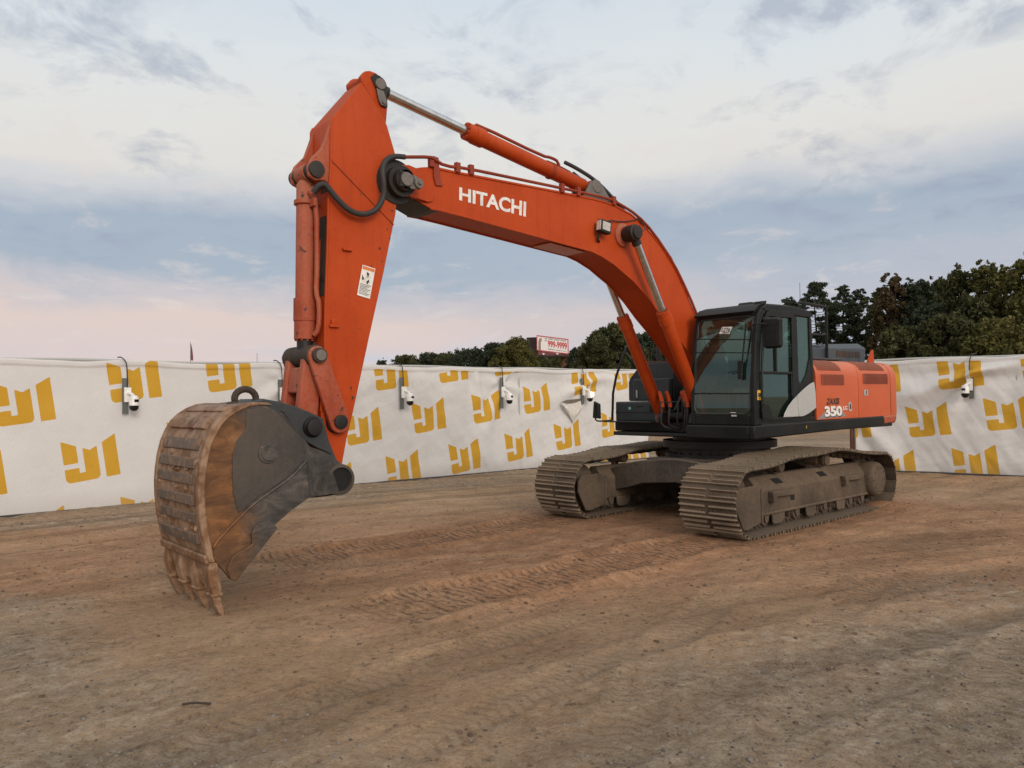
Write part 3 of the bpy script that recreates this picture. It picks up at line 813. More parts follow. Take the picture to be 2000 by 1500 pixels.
for y in (.55, 1.25):
    g.tube([(.55, y, 2.0), (.58, y, 2.16), (.56, y, 2.24)], .018, 6); g.cyl((.56, y, 2.22), (.555, y, 2.32), .028)
for y in (.82, .98):
    g.tube([(1.0, y, 1.5), (.95, y, 1.75), (.88, y, 2.06)], .012, 6); g.obox((1.0, y, 1.56), (1, 0, .5), (0, 1, 0), (-.5, 0, 1), .2, .11, .02)
g.box(-.31, .1, YR + .075, YL - .08, 1.5, 1.98)
g.build('control_console', M['decal_dark'], cab, .015)
g = MB(); g.add([(-.335, YR + .06, 2.05), (-.335, YL - .06, 2.05), (-.32, YL - .06, 3.0), (-.32, YR + .06, 3.0)], [(0, 1, 2, 3)]); g.build('rear_window', M['glass'], cab)
g = MB(); g.add([(1.1, YR + .03, 1.54), (-.35, YR + .03, 1.54), (-.33, YR + .03, 3.03), (.95, YR + .03, 3.03), (1.08, YR + .03, 2.6)], [(0, 1, 2, 3, 4)]); g.build('side_window', M['glass_deep'], cab)

# ---- boom
BH = .235
top = [(6.18, 4.40), (5.95, 4.475), (5.811, 4.505), (5.464, 4.505), (4.6, 4.525), (4.0, 4.54), (3.599, 4.547), (3.2, 4.555), (2.95, 4.552), (2.716, 4.530), (2.372, 4.455), (2.095, 4.336), (1.718, 4.084), (1.483, 3.866), (1.304, 3.668), (1.123, 3.411), (.873, 3.05), (.5, 2.42), (.37, 2.10)]
bot = [(6.10, 4.125), (5.83, 4.03), (5.69, 4.028), (5.398, 4.009), (5.0, 3.978), (4.398, 3.932), (3.8, 3.885), (3.196, 3.84), (2.995, 3.795), (2.75, 3.71), (2.55, 3.61), (2.342, 3.51), (2.019, 3.29), (1.75, 3.06), (1.40, 2.80), (1.05, 2.50), (.75, 2.18), (.45, 1.88), (.22, 1.87)]
b = MB()
n = len(top)
# ribbon body: top, bottom and two webs
ringsL = []
for (a, z1), (c_, z0) in zip(top, bot):
    ringsL.append([(a, BH, z1), (a, -BH, z1), (c_, -BH, z0), (c_, BH, z0)])
b.ring_loft(ringsL)
# flange lips of top and bottom plates
for y in (BH, -BH):
    s = 1 if y > 0 else -1
    b.ring_loft([[(a, y - s * .02, z + .0115), (a, y + s * .012, z + .0115), (a - .004, y + s * .012, z - .014), (a - .004, y - s * .02, z - .014)] for a, z in top[2:]])
    b.ring_loft([[(a, y - s * .02, z + .014), (a, y + s * .010, z + .014), (a, y + s * .010, z - .012), (a, y - s * .02, z - .012)] for a, z in bot[1:]])
# foot boss
b.cyl((.287, -.27, 1.97), (.287, .27, 1.97), .14, n=24)
boom = b.build('boom', M['orange'], EX, .006)
g = MB()
for s in (1, -1):   # flared fork plates at the boom nose
    fk = [(6.33, 4.366), (6.33, 4.16), (6.26, 4.10), (6.169, 4.105), (5.884, 4.089), (5.80, 4.11), (5.76, 4.2), (5.80, 4.33), (5.95, 4.42), (6.165, 4.441), (6.25, 4.425)]
    g.ring_loft([[(x, s * (BH + .002 if x < 5.9 else BH + .015), z) for x, z in fk], [(x, s * (BH + .008 + max(0, min(1, (x - 5.78) / .35)) * .08), z) for x, z in fk]])
g.build('fork_plate', M['orange'], boom, .01)
g = MB()
g.lathe((6.265, -.40, 4.245), (0, 1, 0), [(0, .115), (.06, .125), (.06, .17), (.16, .17), (.64, .17), (.74, .17), (.74, .125), (.80, .115)], 28)
g.build('nose_boss', M['grease'], boom)
g = MB(); g.prism_y([(6.17, 4.155), (6.10, 4.118), (5.83, 4.02), (5.70, 4.018), (5.70, 4.022), (6.08, 4.16)], -.22, .22); g.build('grease_stain', M['grease'], boom)
g = MB(); g.prism_y([(6.265 + .10 * math.cos(a), 4.245 + .10 * math.sin(a)) for a in np.linspace(R(60), R(300), 12)][::1] + [(6.265 + .14 - .30 + .1, 4.15), (6.10, 4.16), (6.06, 4.20), (6.08, 4.26), (6.14, 4.30)], .401, .425)
g.cyl((6.265, .425, 4.245), (6.265, .44, 4.245), .075); g.cyl((6.12, .425, 4.22), (6.12, .455, 4.22), .055); g.cyl((6.12, .455, 4.22), (6.12, .475, 4.22), .022, n=6)
g.build('pin_keeper', M['pin'], boom, .006)
v, f = text_geo('HITACHI', ((5.418, BH + .004, 4.341), (4.369, BH + .004, 4.328), (5.421, BH + .004, 4.185), (4.381, BH + .004, 4.135)), .032)
g = MB(); g.add(v, f); g.build('lettering', M['white'], boom, smooth=0, label='white block lettering on the boom side')
g = MB()
g.tube([(6.20, .29, 4.53), (5.85, .28, 4.60), (5.79, .27, 4.59), (5.64, .25, 4.545), (5.3, .25, 4.575), (4.62, .25, 4.585), (3.6, .25, 4.60), (2.85, .25, 4.605), (2.63, .25, 4.565), (2.25, .25, 4.46), (1.9, .25, 4.26), (1.45, .25, 3.875), (1.09, .25, 3.43), (.8, .25, 3.0)], .020, 8, 1)
g.tube([(5.6, -.02, 4.56), (4.6, -.02, 4.60), (3.5, -.10, 4.60), (2.7, -.12, 4.59), (2.2, -.12, 4.46), (1.5, -.12, 3.95)], .022, 8, 1)
for x, z in ((5.82, 4.50), (5.45, 4.50), (5.25, 4.51), (3.75, 4.54), (3.45, 4.545), (2.75, 4.53)):
    g.box(x - .03, x + .03, .225, .275, z, z + .115)
g.prism_y([(5.79, 4.63), (5.72, 4.62), (5.70, 4.40), (5.66, 4.31), (5.76, 4.30), (5.79, 4.40)], BH + .004, BH + .022)
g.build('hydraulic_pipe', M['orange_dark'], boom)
g = MB()
g.tube([(2.0, .1, 4.29), (2.6, .16, 4.62), (2.95, .12, 4.86), (3.3, .1, 4.97), (3.52, .08, 5.02)], .026, 8, 2)
g.tube([(1.85, -.1, 4.2), (2.3, -.12, 4.55), (2.8, -.1, 4.82), (3.2, -.08, 4.97)], .022, 8, 2)
g.build('hydraulic_hose', M['hose'], boom)
g = MB()
g.obox((3.055, .34, 4.165), (1, 0, .12), (0, 1, 0), (-.12, 0, 1), .20, .09, .17)
g.tube([(3.1, .30, 4.08), (3.12, .28, 4.0), (3.05, .25, 3.98)], .018, 6)
wl = g.build('work_light', M['black'], boom, .012)
g = MB(); g.obox((3.155, .342, 4.180), (1, 0, .12), (0, 1, 0), (-.12, 0, 1), .012, .075, .13); g.obox((3.05, .386, 4.17), (1, 0, .12), (0, 1, 0), (-.12, 0, 1), .15, .006, .115); g.build('lamp_lens', M['lens'], wl, .004)
g = MB(); g.tube([(2.97, .32, 4.2), (2.9, .27, 4.3), (2.6, .255, 4.31), (2.3, .255, 4.38), (2.2, .25, 4.42)], .008, 6, 1); g.tube([(2.25, .25, 4.42), (2.1, .28, 4.3), (2.3, .40, 4.2), (2.4, .42, 4.17)], .008, 6, 1); g.build('cable', M['hose'], boom)
g = MB()
for s in (1, -1):
    g.lathe((2.565, s * .236, 4.13), (0, s, 0), [(0, .17), (.03, .165), (.05, .125), (.06, .12)], 28)
g.build('cylinder_boss', M['orange_worn'], boom)
for s in (1, -1):
    g = MB(); g.lathe((2.565, s * .30, 4.13), (0, s, 0), [(0, .10), (.05, .115), (.19, .115), (.2, .095), (.23, .09), (.235, .05)], 24)
    g.build('cylinder_pin', M['grease'], boom)
g = MB()
for x, z in ((1.47, 3.90), (1.38, 3.79), (1.22, 3.56), (2.0, 4.30)):
    g.obox((x, .20, z + .02), (-.7, 0, -.7), (0, 1, 0), (-.7, 0, .7), .07, .07, .05)
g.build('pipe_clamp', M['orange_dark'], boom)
for s in (.13, -.15):
    g = MB(); g.prism_y([(3.28, 4.545), (3.12, 4.80), (3.02, 4.86), (2.92, 4.82), (2.80, 4.70), (2.62, 4.52), (2.9, 4.54)], s, s + .05); g.cyl((3.0, s - .01, 4.76), (3.0, s + .06, 4.76), .09)
    g.build('cylinder_lug', M['pin'], boom, .008)
g = MB(); g.prism_y([(3.9, 3.8845), (3.25, 3.835), (3.25, 3.827), (3.9, 3.876)], -.17, .17); g.build('underside_plate', M['orange_faded'], boom)


def hydraulic(name, p0, p1, rod_end, r_b, r_r, gland, mat, label=None, eye0=.12, eye1=.12, width=.12):
    """barrel from p0, rod out to p1; rod_end = share of the length taken by the barrel"""
    p0, p1 = Vector(p0), Vector(p1); d_ = (p1 - p0); l = d_.length; d_ = d_.normalized()
    k = MB()
    lb = l * rod_end
    k.lathe(p0, d_, [(eye0 * .6, r_b * .7), (eye0, r_b), (lb - gland, r_b), (lb - gland, r_b * 1.18), (lb - gland * .45, r_b * 1.18), (lb - gland * .44, r_b * 1.10), (lb, r_b * 1.10), (lb + .002, r_b * .6)], 28)
    k.cyl(p0 - Vector((0, width / 2, 0)), p0 + Vector((0, width / 2, 0)), eye0 * .8, n=20)
    for i in range(10):
        a = 2 * math.pi * i / 10; o_ = d_.orthogonal().normalized(); q = o_.cross(d_)
        c_ = p0 + d_ * lb + (o_ * math.cos(a) + q * math.sin(a)) * r_b * .9
        k.cyl(c_, c_ + d_ * .018, .012, n=6)
    ob = k.build(name, mat, EX, label=label)
    k = MB(); k.cyl(p0 + d_ * lb, p1 - d_ * eye1 * .5, r_r, n=24); k.build('piston_rod', M['chrome'], ob)
    k = MB(); k.cyl(p1 - Vector((0, width / 2, 0)), p1 + Vector((0, width / 2, 0)), eye1 * .85, n=20); k.cyl(p1 - d_ * eye1 * 1.5, p1, r_r * 1.25, n=20)
    k.build('rod_eye', M['grease'], ob)
    return ob, p0, d_, lb


bcs = []
for (y0, y1, xx, lab) in ((.335, .43, .90, 'boom lift cylinder on the cab side'), (-.42, -.42, .93, 'boom lift cylinder on the far side')):
    ob, p0, d_, lb = hydraulic('boom_cylinder', (xx, y0, 1.53), (2.565 if y1 > 0 else 2.44, y1, 4.13), .60 if y1 > 0 else .60, .088, .052, .2, M['orange'], lab)
    g = MB(); s = 1 if y1 > 0 else -1
    o_ = Vector((.84, 0, -.54)) * .115
    q0, q1 = p0 + d_ * .35 + o_ * -1, p0 + d_ * (lb - .12) - o_
    g.tube([q0 + o_ * .1, q0, q1, q1 + o_ * .3], .02, 8, 1)
    g.build('cylinder_pipe', M['orange'], ob)
# elbow pipes and hoses at the foot of the boom cylinders
for y, xs in ((-.16, 1.02), (-.26, 1.08), (.12, 1.0), (.2, 1.05)):
    g = MB(); g.tube([(xs - .1, y - .12, 1.72), (xs + .02, y - .08, 1.92), (xs + .1, y, 1.93), (xs + .12, y + .06, 1.80), (xs + .12, y + .07, 1.70)], .032, 8, 2)
    g.build('elbow_pipe', M['orange'], EX)
for i, (y, xs) in enumerate(((-.10, 1.14), (-.2, 1.2), (.19, 1.12), (.26, 1.16), (0, 1.05))):
    g = MB()
    g.tube([(xs, y, 1.74), (xs + .02, y, 1.58), (xs - .02, y - .05, 1.42), (xs - .15, y + .05, 1.36)], .017, 8, 2)
    if i < 4: g.cyl((xs, y, 1.70), (xs, y, 1.79), .034, n=8)
    g.build('hydraulic_hose', M['hose'], EX)
g = MB()
for y in (.02, .09): g.tube([(.9, y + .1, 2.15), (1.05, y + .1, 1.95), (1.0, y, 1.6), (.9, y, 1.45)], .022, 8, 2)
g.tube([(.3, .25, 2.35), (.75, .27, 2.25), (.95, .22, 1.9), (.9, .2, 1.5)], .025, 8, 2)
g.build('hydraulic_hose', M['hose'], EX)

# ---- arm
AH = .235
aL = [(6.661, 5.282), (7.028, 4.81), (7.052, 4.757), (7.062, 4.351), (7.076, 4.147), (7.096, 3.948), (7.105, 3.615), (7.143, 2.771), (7.153, 2.353), (7.20, 1.76), (7.19, 1.60), (7.17, 1.40), (7.16, 1.20)]
aR = [(6.60, 5.20), (6.41, 4.925), (6.381, 4.854), (6.285, 4.563), (6.27, 4.38), (6.265, 4.10), (6.29, 3.90), (6.45, 3.245), (6.632, 2.558), (6.838, 1.737), (6.907, 1.473), (6.955, 1.22), (6.97, 1.12)]
a = MB()


def ah(z):
    return float(np.interp(z, [1.1, 1.9, 4.8, 5.3], [.20, AH, AH, .165]))


a.ring_loft([[(p[0], ah(p[1]), p[1]), (p[0], -ah(p[1]), p[1]), (q[0], -ah(q[1]), q[1]), (q[0], ah(q[1]), q[1])] for p, q in zip(aL, aR)])
for s in (1, -1):       # plate edge lips along front
    a.ring_loft([[(x - .012, s * (ah(z) - .02), z), (x + .012, s * (ah(z) - .02), z), (x + .012, s * (ah(z) + .006), z), (x - .012, s * (ah(z) + .006), z)] for x, z in aL[1:10]])
a.cyl((7.07, -.27, 1.075), (7.07, .27, 1.075), .155, n=28)
arm = a.build('arm', M['orange'], EX, .008)
g = MB()
for s in (1, -1):      # top bracket for the arm cylinder
    g.prism_y([(6.66, 5.30), (6.665, 5.345), (6.61, 5.415), (6.55, 5.435), (6.475, 5.43), (6.40, 5.395), (6.355, 5.34), (6.335, 5.25), (6.33, 5.11), (6.355, 4.88), (6.42, 4.93), (6.60, 5.21)], s * .10, s * .165)
g.prism_y([(6.662, 5.335), (6.60, 5.39), (6.56, 5.38), (6.60, 5.2), (6.655, 5.28)], -.0995, .0995)
g.build('top_bracket', M['orange'], arm, .012)
g = MB()
for s in (1, -1):
    g.prism_y([(6.545, 5.36), (6.50, 5.41), (6.43, 5.40), (6.37, 5.34), (6.347, 5.25), (6.342, 5.08), (6.37, 5.06), (6.42, 5.10), (6.47, 5.22)], s * .166, s * .178)
g.build('grease_stain', M['grease'], arm)
g = MB(); g.cyl((6.44, -.21, 5.305), (6.44, .21, 5.305), .062); g.prism_y([(6.44 + .05, 5.25), (6.40, 5.24), (6.355, 5.12), (6.375, 5.075), (6.43, 5.075), (6.46, 5.12)], .179, .20); g.cyl((6.40, .2, 5.115), (6.40, .215, 5.115), .028, n=6)
g.build('pin_keeper', M['pin'], arm, .006)
for s in (.165, -.215):    # lugs for the bucket cylinder
    g = MB(); g.prism_y([(7.045, 4.78), (7.10, 4.62), (7.16, 4.46), (7.27, 4.34), (7.315, 4.235), (7.30, 4.15), (7.23, 4.115), (7.13, 4.13), (7.07, 4.10), (7.06, 4.4)], s, s + .05)
    g.build('cylinder_lug', M['orange_worn'], arm, .012)
g = MB(); g.lathe((7.225, -.25, 4.225), (0, 1, 0), [(0, .05), (.005, .085), (.06, .085), (.44, .085), (.495, .085), (.5, .05)], 24); g.build('cylinder_pin', M['grease'], arm)
g = MB()
g.add([(6.713, AH + .008, 3.301), (6.558, AH + .008, 3.273), (6.63, AH + .008, 2.944), (6.784, AH + .008, 2.976)], [(0, 1, 2, 3)])
dec = g.build('warning_decal', M['white'], arm)
Q4 = [Vector((6.713, AH + .0095, 3.301)), Vector((6.558, AH + .0095, 3.273)), Vector((6.784, AH + .0095, 2.976)), Vector((6.63, AH + .0095, 2.944))]


def dq(u_, v_): return (Q4[0].lerp(Q4[1], u_)).lerp(Q4[2].lerp(Q4[3], u_), v_)


g = MB(); g.slot = 0; g.add([dq(.04, .03), dq(.96, .03), dq(.96, .13), dq(.04, .13)], [(0, 1, 2, 3)])
g.slot = 1
for k in range(8): g.add([dq(.08, .60 + k * .045), dq(.9 - .12 * (k % 3), .60 + k * .045), dq(.9 - .12 * (k % 3), .615 + k * .045), dq(.08, .615 + k * .045)], [(0, 1, 2, 3)])
g.add([dq(.10, .30), dq(.32, .45), dq(.16, .48)], [(0, 1, 2)]); g.add([dq(.5, .50), dq(.66, .40), dq(.72, .48), dq(.60, .58)], [(0, 1, 2, 3)]); g.add([dq(.42, .18), dq(.62, .22), dq(.60, .30), dq(.46, .30)], [(0, 1, 2, 3)])
g.add([dq(.45, .34), dq(.66, .31), dq(.66, .33), dq(.45, .36)], [(0, 1, 2, 3)])
g.build('decal_print', [M['decal_orange'], M['decal_dark']], arm)
for x0, z0 in ((6.90, 3.445), (7.06, 2.64)):
    g = MB(); g.box(x0 - .055, x0 + .05, AH, AH + .035, z0 - .02, z0 + .012)
    if z0 < 3: g.box(x0 - .03, x0 + .03, AH, AH + .03, z0 + .012, z0 + .06)
    g.build('hose_tab', M['orange'], arm, .005)
g = MB()
g.tube([(7.07, AH + .003, 4.35), (6.32, AH + .003, 3.775)], .006, 6)
g.build('weld_line', M['orange_dark'], arm)
g = MB(); g.tube([(7.26, .22, 3.98), (7.22, .27, 4.06), (7.16, .29, 4.07), (7.11, .30, 4.01), (7.026, .31, 3.92), (6.91, .32, 3.831), (6.772, .33, 3.803), (6.636, .34, 3.849), (6.554, .345, 3.938), (6.508, .35, 4.05), (6.52, .37, 4.18), (6.535, .36, 4.29), (6.50, .34, 4.40), (6.407, .31, 4.485), (6.30, .29, 4.52), (6.20, .29, 4.53)], .030, 10, 2)
g.build('hydraulic_hose', M['hose'], EX, label='black hose looping across the arm')
g = MB()
for s in (1,):
    g.lathe((6.28, .2355, 4.25), (0, 1, 0), [(0, .25), (.012, .24), (.02, .18)], 28)
g.build('grease_stain', M['grease'], arm)

g = MB()
for (z0, z1, y0, y1) in ((4.10, 3.55, .05, .222), (3.5499, 2.95, .09, .222)):
    xs_ = [float(np.interp(z, [2.353, 2.771, 3.615, 3.948, 4.147], [7.153, 7.143, 7.105, 7.096, 7.076])) for z in (z0, z1)]
    g.add([(xs_[0] + .004, y0, z0), (xs_[0] + .004, y1, z0), (xs_[1] + .004, y1, z1), (xs_[1] + .004, y0, z1)], [(0, 1, 2, 3)])
g.build('grease_stain', M['grease_brown'], arm)
g = MB()
for (x, z, r) in ((6.335, 3.93, .014), (6.40, 3.72, .010), (6.37, 3.62, .012), (6.50, 3.50, .016), (6.47, 3.36, .009), (6.60, 3.30, .008), (6.72, 4.05, .008), (6.86, 2.0, .012), (6.84, 1.9, .016), (7.06, 4.72, .008), (6.78, 4.2, .007)):
    a0 = RNG.uniform(0, 6)
    g.ngon([(x + r * RNG.uniform(.5, 1.1) * math.cos(a0 + k * .9), AH + .0012, z + r * RNG.uniform(.7, 1.5) * math.sin(a0 + k * .9)) for k in range(7)])
g.build('paint_chips', M['decal_dark'], arm)['kind'] = 'stuff'
# arm cylinder and bucket cylinder
ob, p0, d_, lb = hydraulic('arm_cylinder', (2.98, 0, 4.765), (6.40, 0, 5.335), .628, .098, .058, .26, M['orange'], None, .13, .11, .22)
g = MB(); o_ = Vector((.16, 0, -.98)) * -.12
for s in (.05, -.05):
    q = Vector((0, s, 0)); 
    g.tube([p0 + d_ * .62 + q, p0 + d_ * .66 + o_ * 1.25 + q, p0 + d_ * .8 + o_ * 1.3 + q, p0 + d_ * .95 + o_ + q, p0 + d_ * (lb - .12) + o_ + q, p0 + d_ * (lb - .08) + o_ * .6 + q] if s > 0 else [p0 + d_ * .2 + o_ * .4 + q, p0 + d_ * .28 + o_ * 1.1 + q, p0 + d_ * .6 + o_ * 1.2 + q, p0 + d_ * .78 + o_ * 1.1 + q], .02, 8, 1)
g.lathe(p0 + d_ * .72, d_, [(0, .104), (.012, .112), (.03, .112), (.042, .104)], 24)
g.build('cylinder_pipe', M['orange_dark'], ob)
ob, p0, d_, lb = hydraulic('bucket_cylinder', (7.225, 0, 4.225), (7.262, 0, 2.345), .915, .100, .065, .42, M['orange_worn'], None, .12, .11, .20)
g = MB()
g.tube([(7.25, .12, 4.02), (7.19, .15, 3.9), (7.19, .15, 3.2), (7.21, .155, 2.98), (7.185, .185, 2.85), (7.19, .17, 2.6), (7.22, .13, 2.54)], .026, 8, 1)
g.lathe((7.229, 0, 3.95), (0.02, 0, -1), [(0, .108), (.01, .125), (.05, .125), (.06, .108)], 24)
g.obox((7.23, 0, 3.90), (1, 0, 0), (0, 1, 0), (0, 0, 1), .03, .40, .08)
g.build('cylinder_pipe', M['orange_worn'], ob)

# ---- bucket linkage
for s in (1, -1):
    g = MB(); y0 = s * .262; y1 = s * .315
    top_, bo = Vector((7.27, 0, 2.32)), Vector((7.03, 0, 1.653))
    ax = (bo - top_).normalized(); nx = Vector((ax.z, 0, -ax.x))
    pts = []
    for c_, r, a0 in ((top_, .10, -90), (bo, .115, 90)):
        for k in range(9):
            an = R(a0 + 180 * k / 8)
            pts.append(c_ + (nx * math.sin(an + math.pi / 2) * -r if False else nx * r * math.sin(an)) - ax * r * math.cos(an) * (1 if a0 < 0 else 1))
    pl = [(p.x, p.z) for p in pts]
    g.prism_y(pl, min(y0, y1), max(y0, y1))
    sl = g.build('side_link', M['orange_worn'], EX, .01)
g = MB(); g.lathe((7.03, -.345, 1.653), (0, 1, 0), [(0, .05), (.005, .072), (.69 - .005, .072), (.69, .05)], 24); g.lathe((7.03, -.235 - .02, 1.653), (0, 1, 0), [(0, .12), (.51, .12)], 24)
g.build('link_pin', M['grease'], EX)
g = MB()
g.lathe((7.27, -.37, 2.325), (0, 1, 0), [(0, .05), (.005, .075), (.09, .075), (.09, .10), (.10, .112), (.24, .112), (.25, .10), (.49, .10), (.5, .112), (.64, .112), (.65, .10), (.65, .075), (.735, .075), (.74, .05)], 28)
g.build('link_pin', M['grease_brown'], EX)
g = MB(); g.lathe((7.27, .371, 2.325), (0, 1, 0), [(0, .055), (.012, .055), (.013, .02)], 16); g.build('pin_cap', M['pin'], EX)
g = MB()     # H shaped bucket link
for s in (1, -1):
    y0, y1 = s * .125, s * .225
    g.prism_y([(7.37, 2.33), (7.34, 2.42), (7.25, 2.42), (7.18, 2.35), (7.18, 2.1), (7.22, 1.8), (7.24, 1.62), (7.27, 1.52), (7.36, 1.50), (7.44, 1.56), (7.46, 1.66), (7.43, 1.9), (7.40, 2.15)], min(y0, y1), max(y0, y1))
g.prism_y([(7.385, 2.12), (7.36, 2.22), (7.22, 2.18), (7.22, 1.95), (7.40, 1.95)], -.1245, .1245)
g.build('bucket_link', M['orange_worn'], EX, .02)

# ---- bucket
BW = .607
shell = [(7.93, 1.855), (8.05, 1.86), (8.14, 1.85), (8.235, 1.815), (8.323, 1.762), (8.40, 1.69), (8.45, 1.605), (8.495, 1.50), (8.527, 1.37), (8.547, 1.23), (8.555, 1.10), (8.553, .98), (8.543, .85), (8.52, .70), (8.49, .56), (8.47, .47)]
inner = [(x - .035, z - .02 if z > 1.5 else z) for x, z in shell]
k = MB()
k.ring_loft([[(x, -BW + .03, z), (x, BW - .03, z), (xi, BW - .03, zi), (xi, -BW + .03, zi)] for (x, z), (xi, zi) in zip(shell, inner)])
# lip / cutting edge
k.ring_loft([[(8.48, y, .50), (8.455, y, .36), (8.425, y, .235), (8.385, y, .245), (8.41, y, .40), (8.43, y, .50)] for y in (-BW + .005, BW - .005)])
bk = k.build('bucket', M['bucket_shell'], EX, .01, label='wide digging bucket caked in reddish clay, teeth on the ground')
k = MB()
for s in (1, -1):       # outer rims
    k.ring_loft([[(x + .012, s * (BW - .055), z + .006), (x + .012, s * (BW + .012), z + .006), (x - .05, s * (BW + .012), z - .02 if z > 1.5 else z), (x - .05, s * (BW - .055), z - .02 if z > 1.5 else z)] for x, z in shell])
k.build('bucket_rim', M['bucket_shell'], bk, .012)
fe = [(8.46, .50), (8.36, .40), (8.29, .305), (8.10, .47), (7.90, .72), (7.72, .85), (7.533, .954)]
for s in (1, -1):
    k = MB()
    poly = shell[2:] + fe + [(7.545, 1.32), (7.62, 1.55), (7.80, 1.74), (7.93, 1.83)]
    k.prism_y(poly, s * (BW - .03), s * (BW - .004))
    # cheeks that run in to the hinge
    A_ = [(7.533, .954), (7.545, 1.32), (7.62, 1.55), (7.80, 1.74), (7.93, 1.83)]
    B_ = [(7.03, .94), (7.15, 1.33), (7.38, 1.42), (7.66, 1.76), (7.85, 1.85)]
    ins = .03
    for (p, q), (p2, q2) in zip(zip(A_, B_), zip(A_[1:], B_[1:])):
        k.add([(p[0], s * (BW - .004), p[1]), (q[0], s * .335, q[1]), (q2[0], s * .335, q2[1]), (p2[0], s * (BW - .004), p2[1])], [(0, 1, 2, 3)])
    k.add([(7.533, s * (BW - .004), .954), (7.42, s * .53, .938), (7.2, s * .40, .925), (7.03, s * .335, .94), (7.05, s * .20, .94), (7.5, s * .2, 1.0), (7.533, s * (BW - .03), .97)], [(0, 1, 2, 3, 4, 5, 6)])
    k.build('side_plate', M['bucket_side'], bk, .004)
    k = MB()      # edge strip
    strip_o = [(8.445, .52), (8.36, .40), (8.29, .305), (8.10, .47), (7.90, .72), (7.72, .85), (7.535, .956)]
    strip_i = [(8.44, .60), (8.40, .66), (8.25, .80), (8.078, .945), (7.90, 1.05), (7.72, 1.15), (7.56, 1.30)]
    k.ring_loft([[(p[0], s * (BW - .004), p[1]), (q[0], s * (BW - .004), q[1]), (q[0], s * (BW + .014), q[1]), (p[0], s * (BW + .014), p[1])] for p, q in zip(strip_o, strip_i)])
    k.tube([(x, s * (BW + .012), z + .003) for x, z in strip_i], .014, 6, 1)
    k.build('edge_strip', M['bucket_side'], bk, .004)
    k = MB()
    k.prism_y([(8.13, 1.80), (8.14, 1.62), (8.225, 1.52), (8.262, 1.393), (8.262, 1.075), (8.21, .88), (8.06, .985), (7.90, 1.075), (7.73, 1.175), (7.58, 1.31), (7.56, 1.34), (7.63, 1.545), (7.80, 1.73), (7.95, 1.815)], s * (BW - .004), s * (BW + .006))
    k.build('wear_plate', M['bucket_grey'], bk, .004)
    k = MB(); k.lathe((7.93, s * (BW + .005), 1.40), (0, s, 0), [(0, .10), (.012, .095), (.014, .075), (.02, .07), (.021, .01)], 24)
    for i in range(5): k.obox((7.93, s * (BW + .027), 1.46 - i * .03), (1, 0, 0), (0, 1, 0), (0, 0, 1), .05 + .02 * (i % 2), .004, .012)
    k.build('cast_boss', M['bucket_side'], bk)
    k = MB()
    k.prism_y([(8.298, .306), (8.252, .290), (7.862, .705), (7.905, .77), (7.95, .79), (8.03, .775), (8.08, .74), (8.109, .687), (8.10, .60), (8.16, .565), (8.25, .53), (8.292, .493), (8.33, .40)], s * (BW + .016), s * (BW + .042))
    k.build('side_cutter', M['bucket_side'], bk, .008)
    k = MB()
    k.prism_y([(7.02, .93), (6.955, 1.0), (6.955, 1.15), (7.017, 1.21), (7.09, 1.276), (7.17, 1.466), (7.235, 1.695), (7.40, 1.77), (7.529, 1.82), (7.697, 1.868), (7.831, 1.893), (7.95, 1.87), (8.06, 1.86), (7.9, 1.80), (7.66, 1.765), (7.46, 1.495), (7.3, 1.40), (7.146, 1.332), (7.2, .96)], min(s * .27, s * .335), max(s * .27, s * .335))
    k.build('hinge_bracket', M['ear'], bk, .008)
    k = MB(); k.lathe((7.35, s * .335, 1.61), (0, s, 0), [(0, .105), (.015, .10), (.03, .085), (.06, .08), (.065, .05)], 24)
    k.build('link_pin', M['grease'], bk)
    k = MB()
    k.lathe((7.07, s * .335, 1.073), (0, s, 0), [(0, .16), (.05, .155), (.055, .125), (.02, .12), (.019, .01)], 28)
    k.build('hinge_boss', M['bucket_grey'], bk)
    k = MB(); k.lathe((7.07, s * .356, 1.073), (0, s, 0), [(0, .118), (.004, .117), (.005, .01)], 24); k.build('hinge_pin', M['dark'], bk)
k = MB()
k.prism_y([(8.06, 1.86), (7.93, 1.865), (7.83, 1.90), (7.70, 1.87), (7.55, 1.80), (7.40, 1.745), (7.45, 1.70), (7.7, 1.80), (7.93, 1.82)], -.27, .27)
k.ring_loft([[(8.14, y, 1.852), (7.93, y, 1.862), (7.80, y, 1.76), (7.86, y, 1.72), (8.1, y, 1.82)] for y in (-BW + .01, BW - .01)])
k.build('top_plate', M['ear'], bk, .006)
k = MB()
ring = [Vector((7.95 + .105 * math.cos(a_), .14, 1.90 + .092 * math.sin(a_))) for a_ in np.linspace(R(-25), R(205), 14)]
k.tube([ring[0] + Vector((.07, 0, -.03))] + ring + [ring[-1] + Vector((-.03, 0, -.05))], .033, 10)
k.build('lifting_eye', M['grease_brown'], bk)
# wear straps across the back
def shell_at(s):
    P_ = np.array(shell); sg = np.linalg.norm(np.diff(P_, axis=0), axis=1); cu = np.concatenate([[0], np.cumsum(sg)])
    return np.array([np.interp(s * cu[-1], cu, P_[:, j]) for j in (0, 1)])


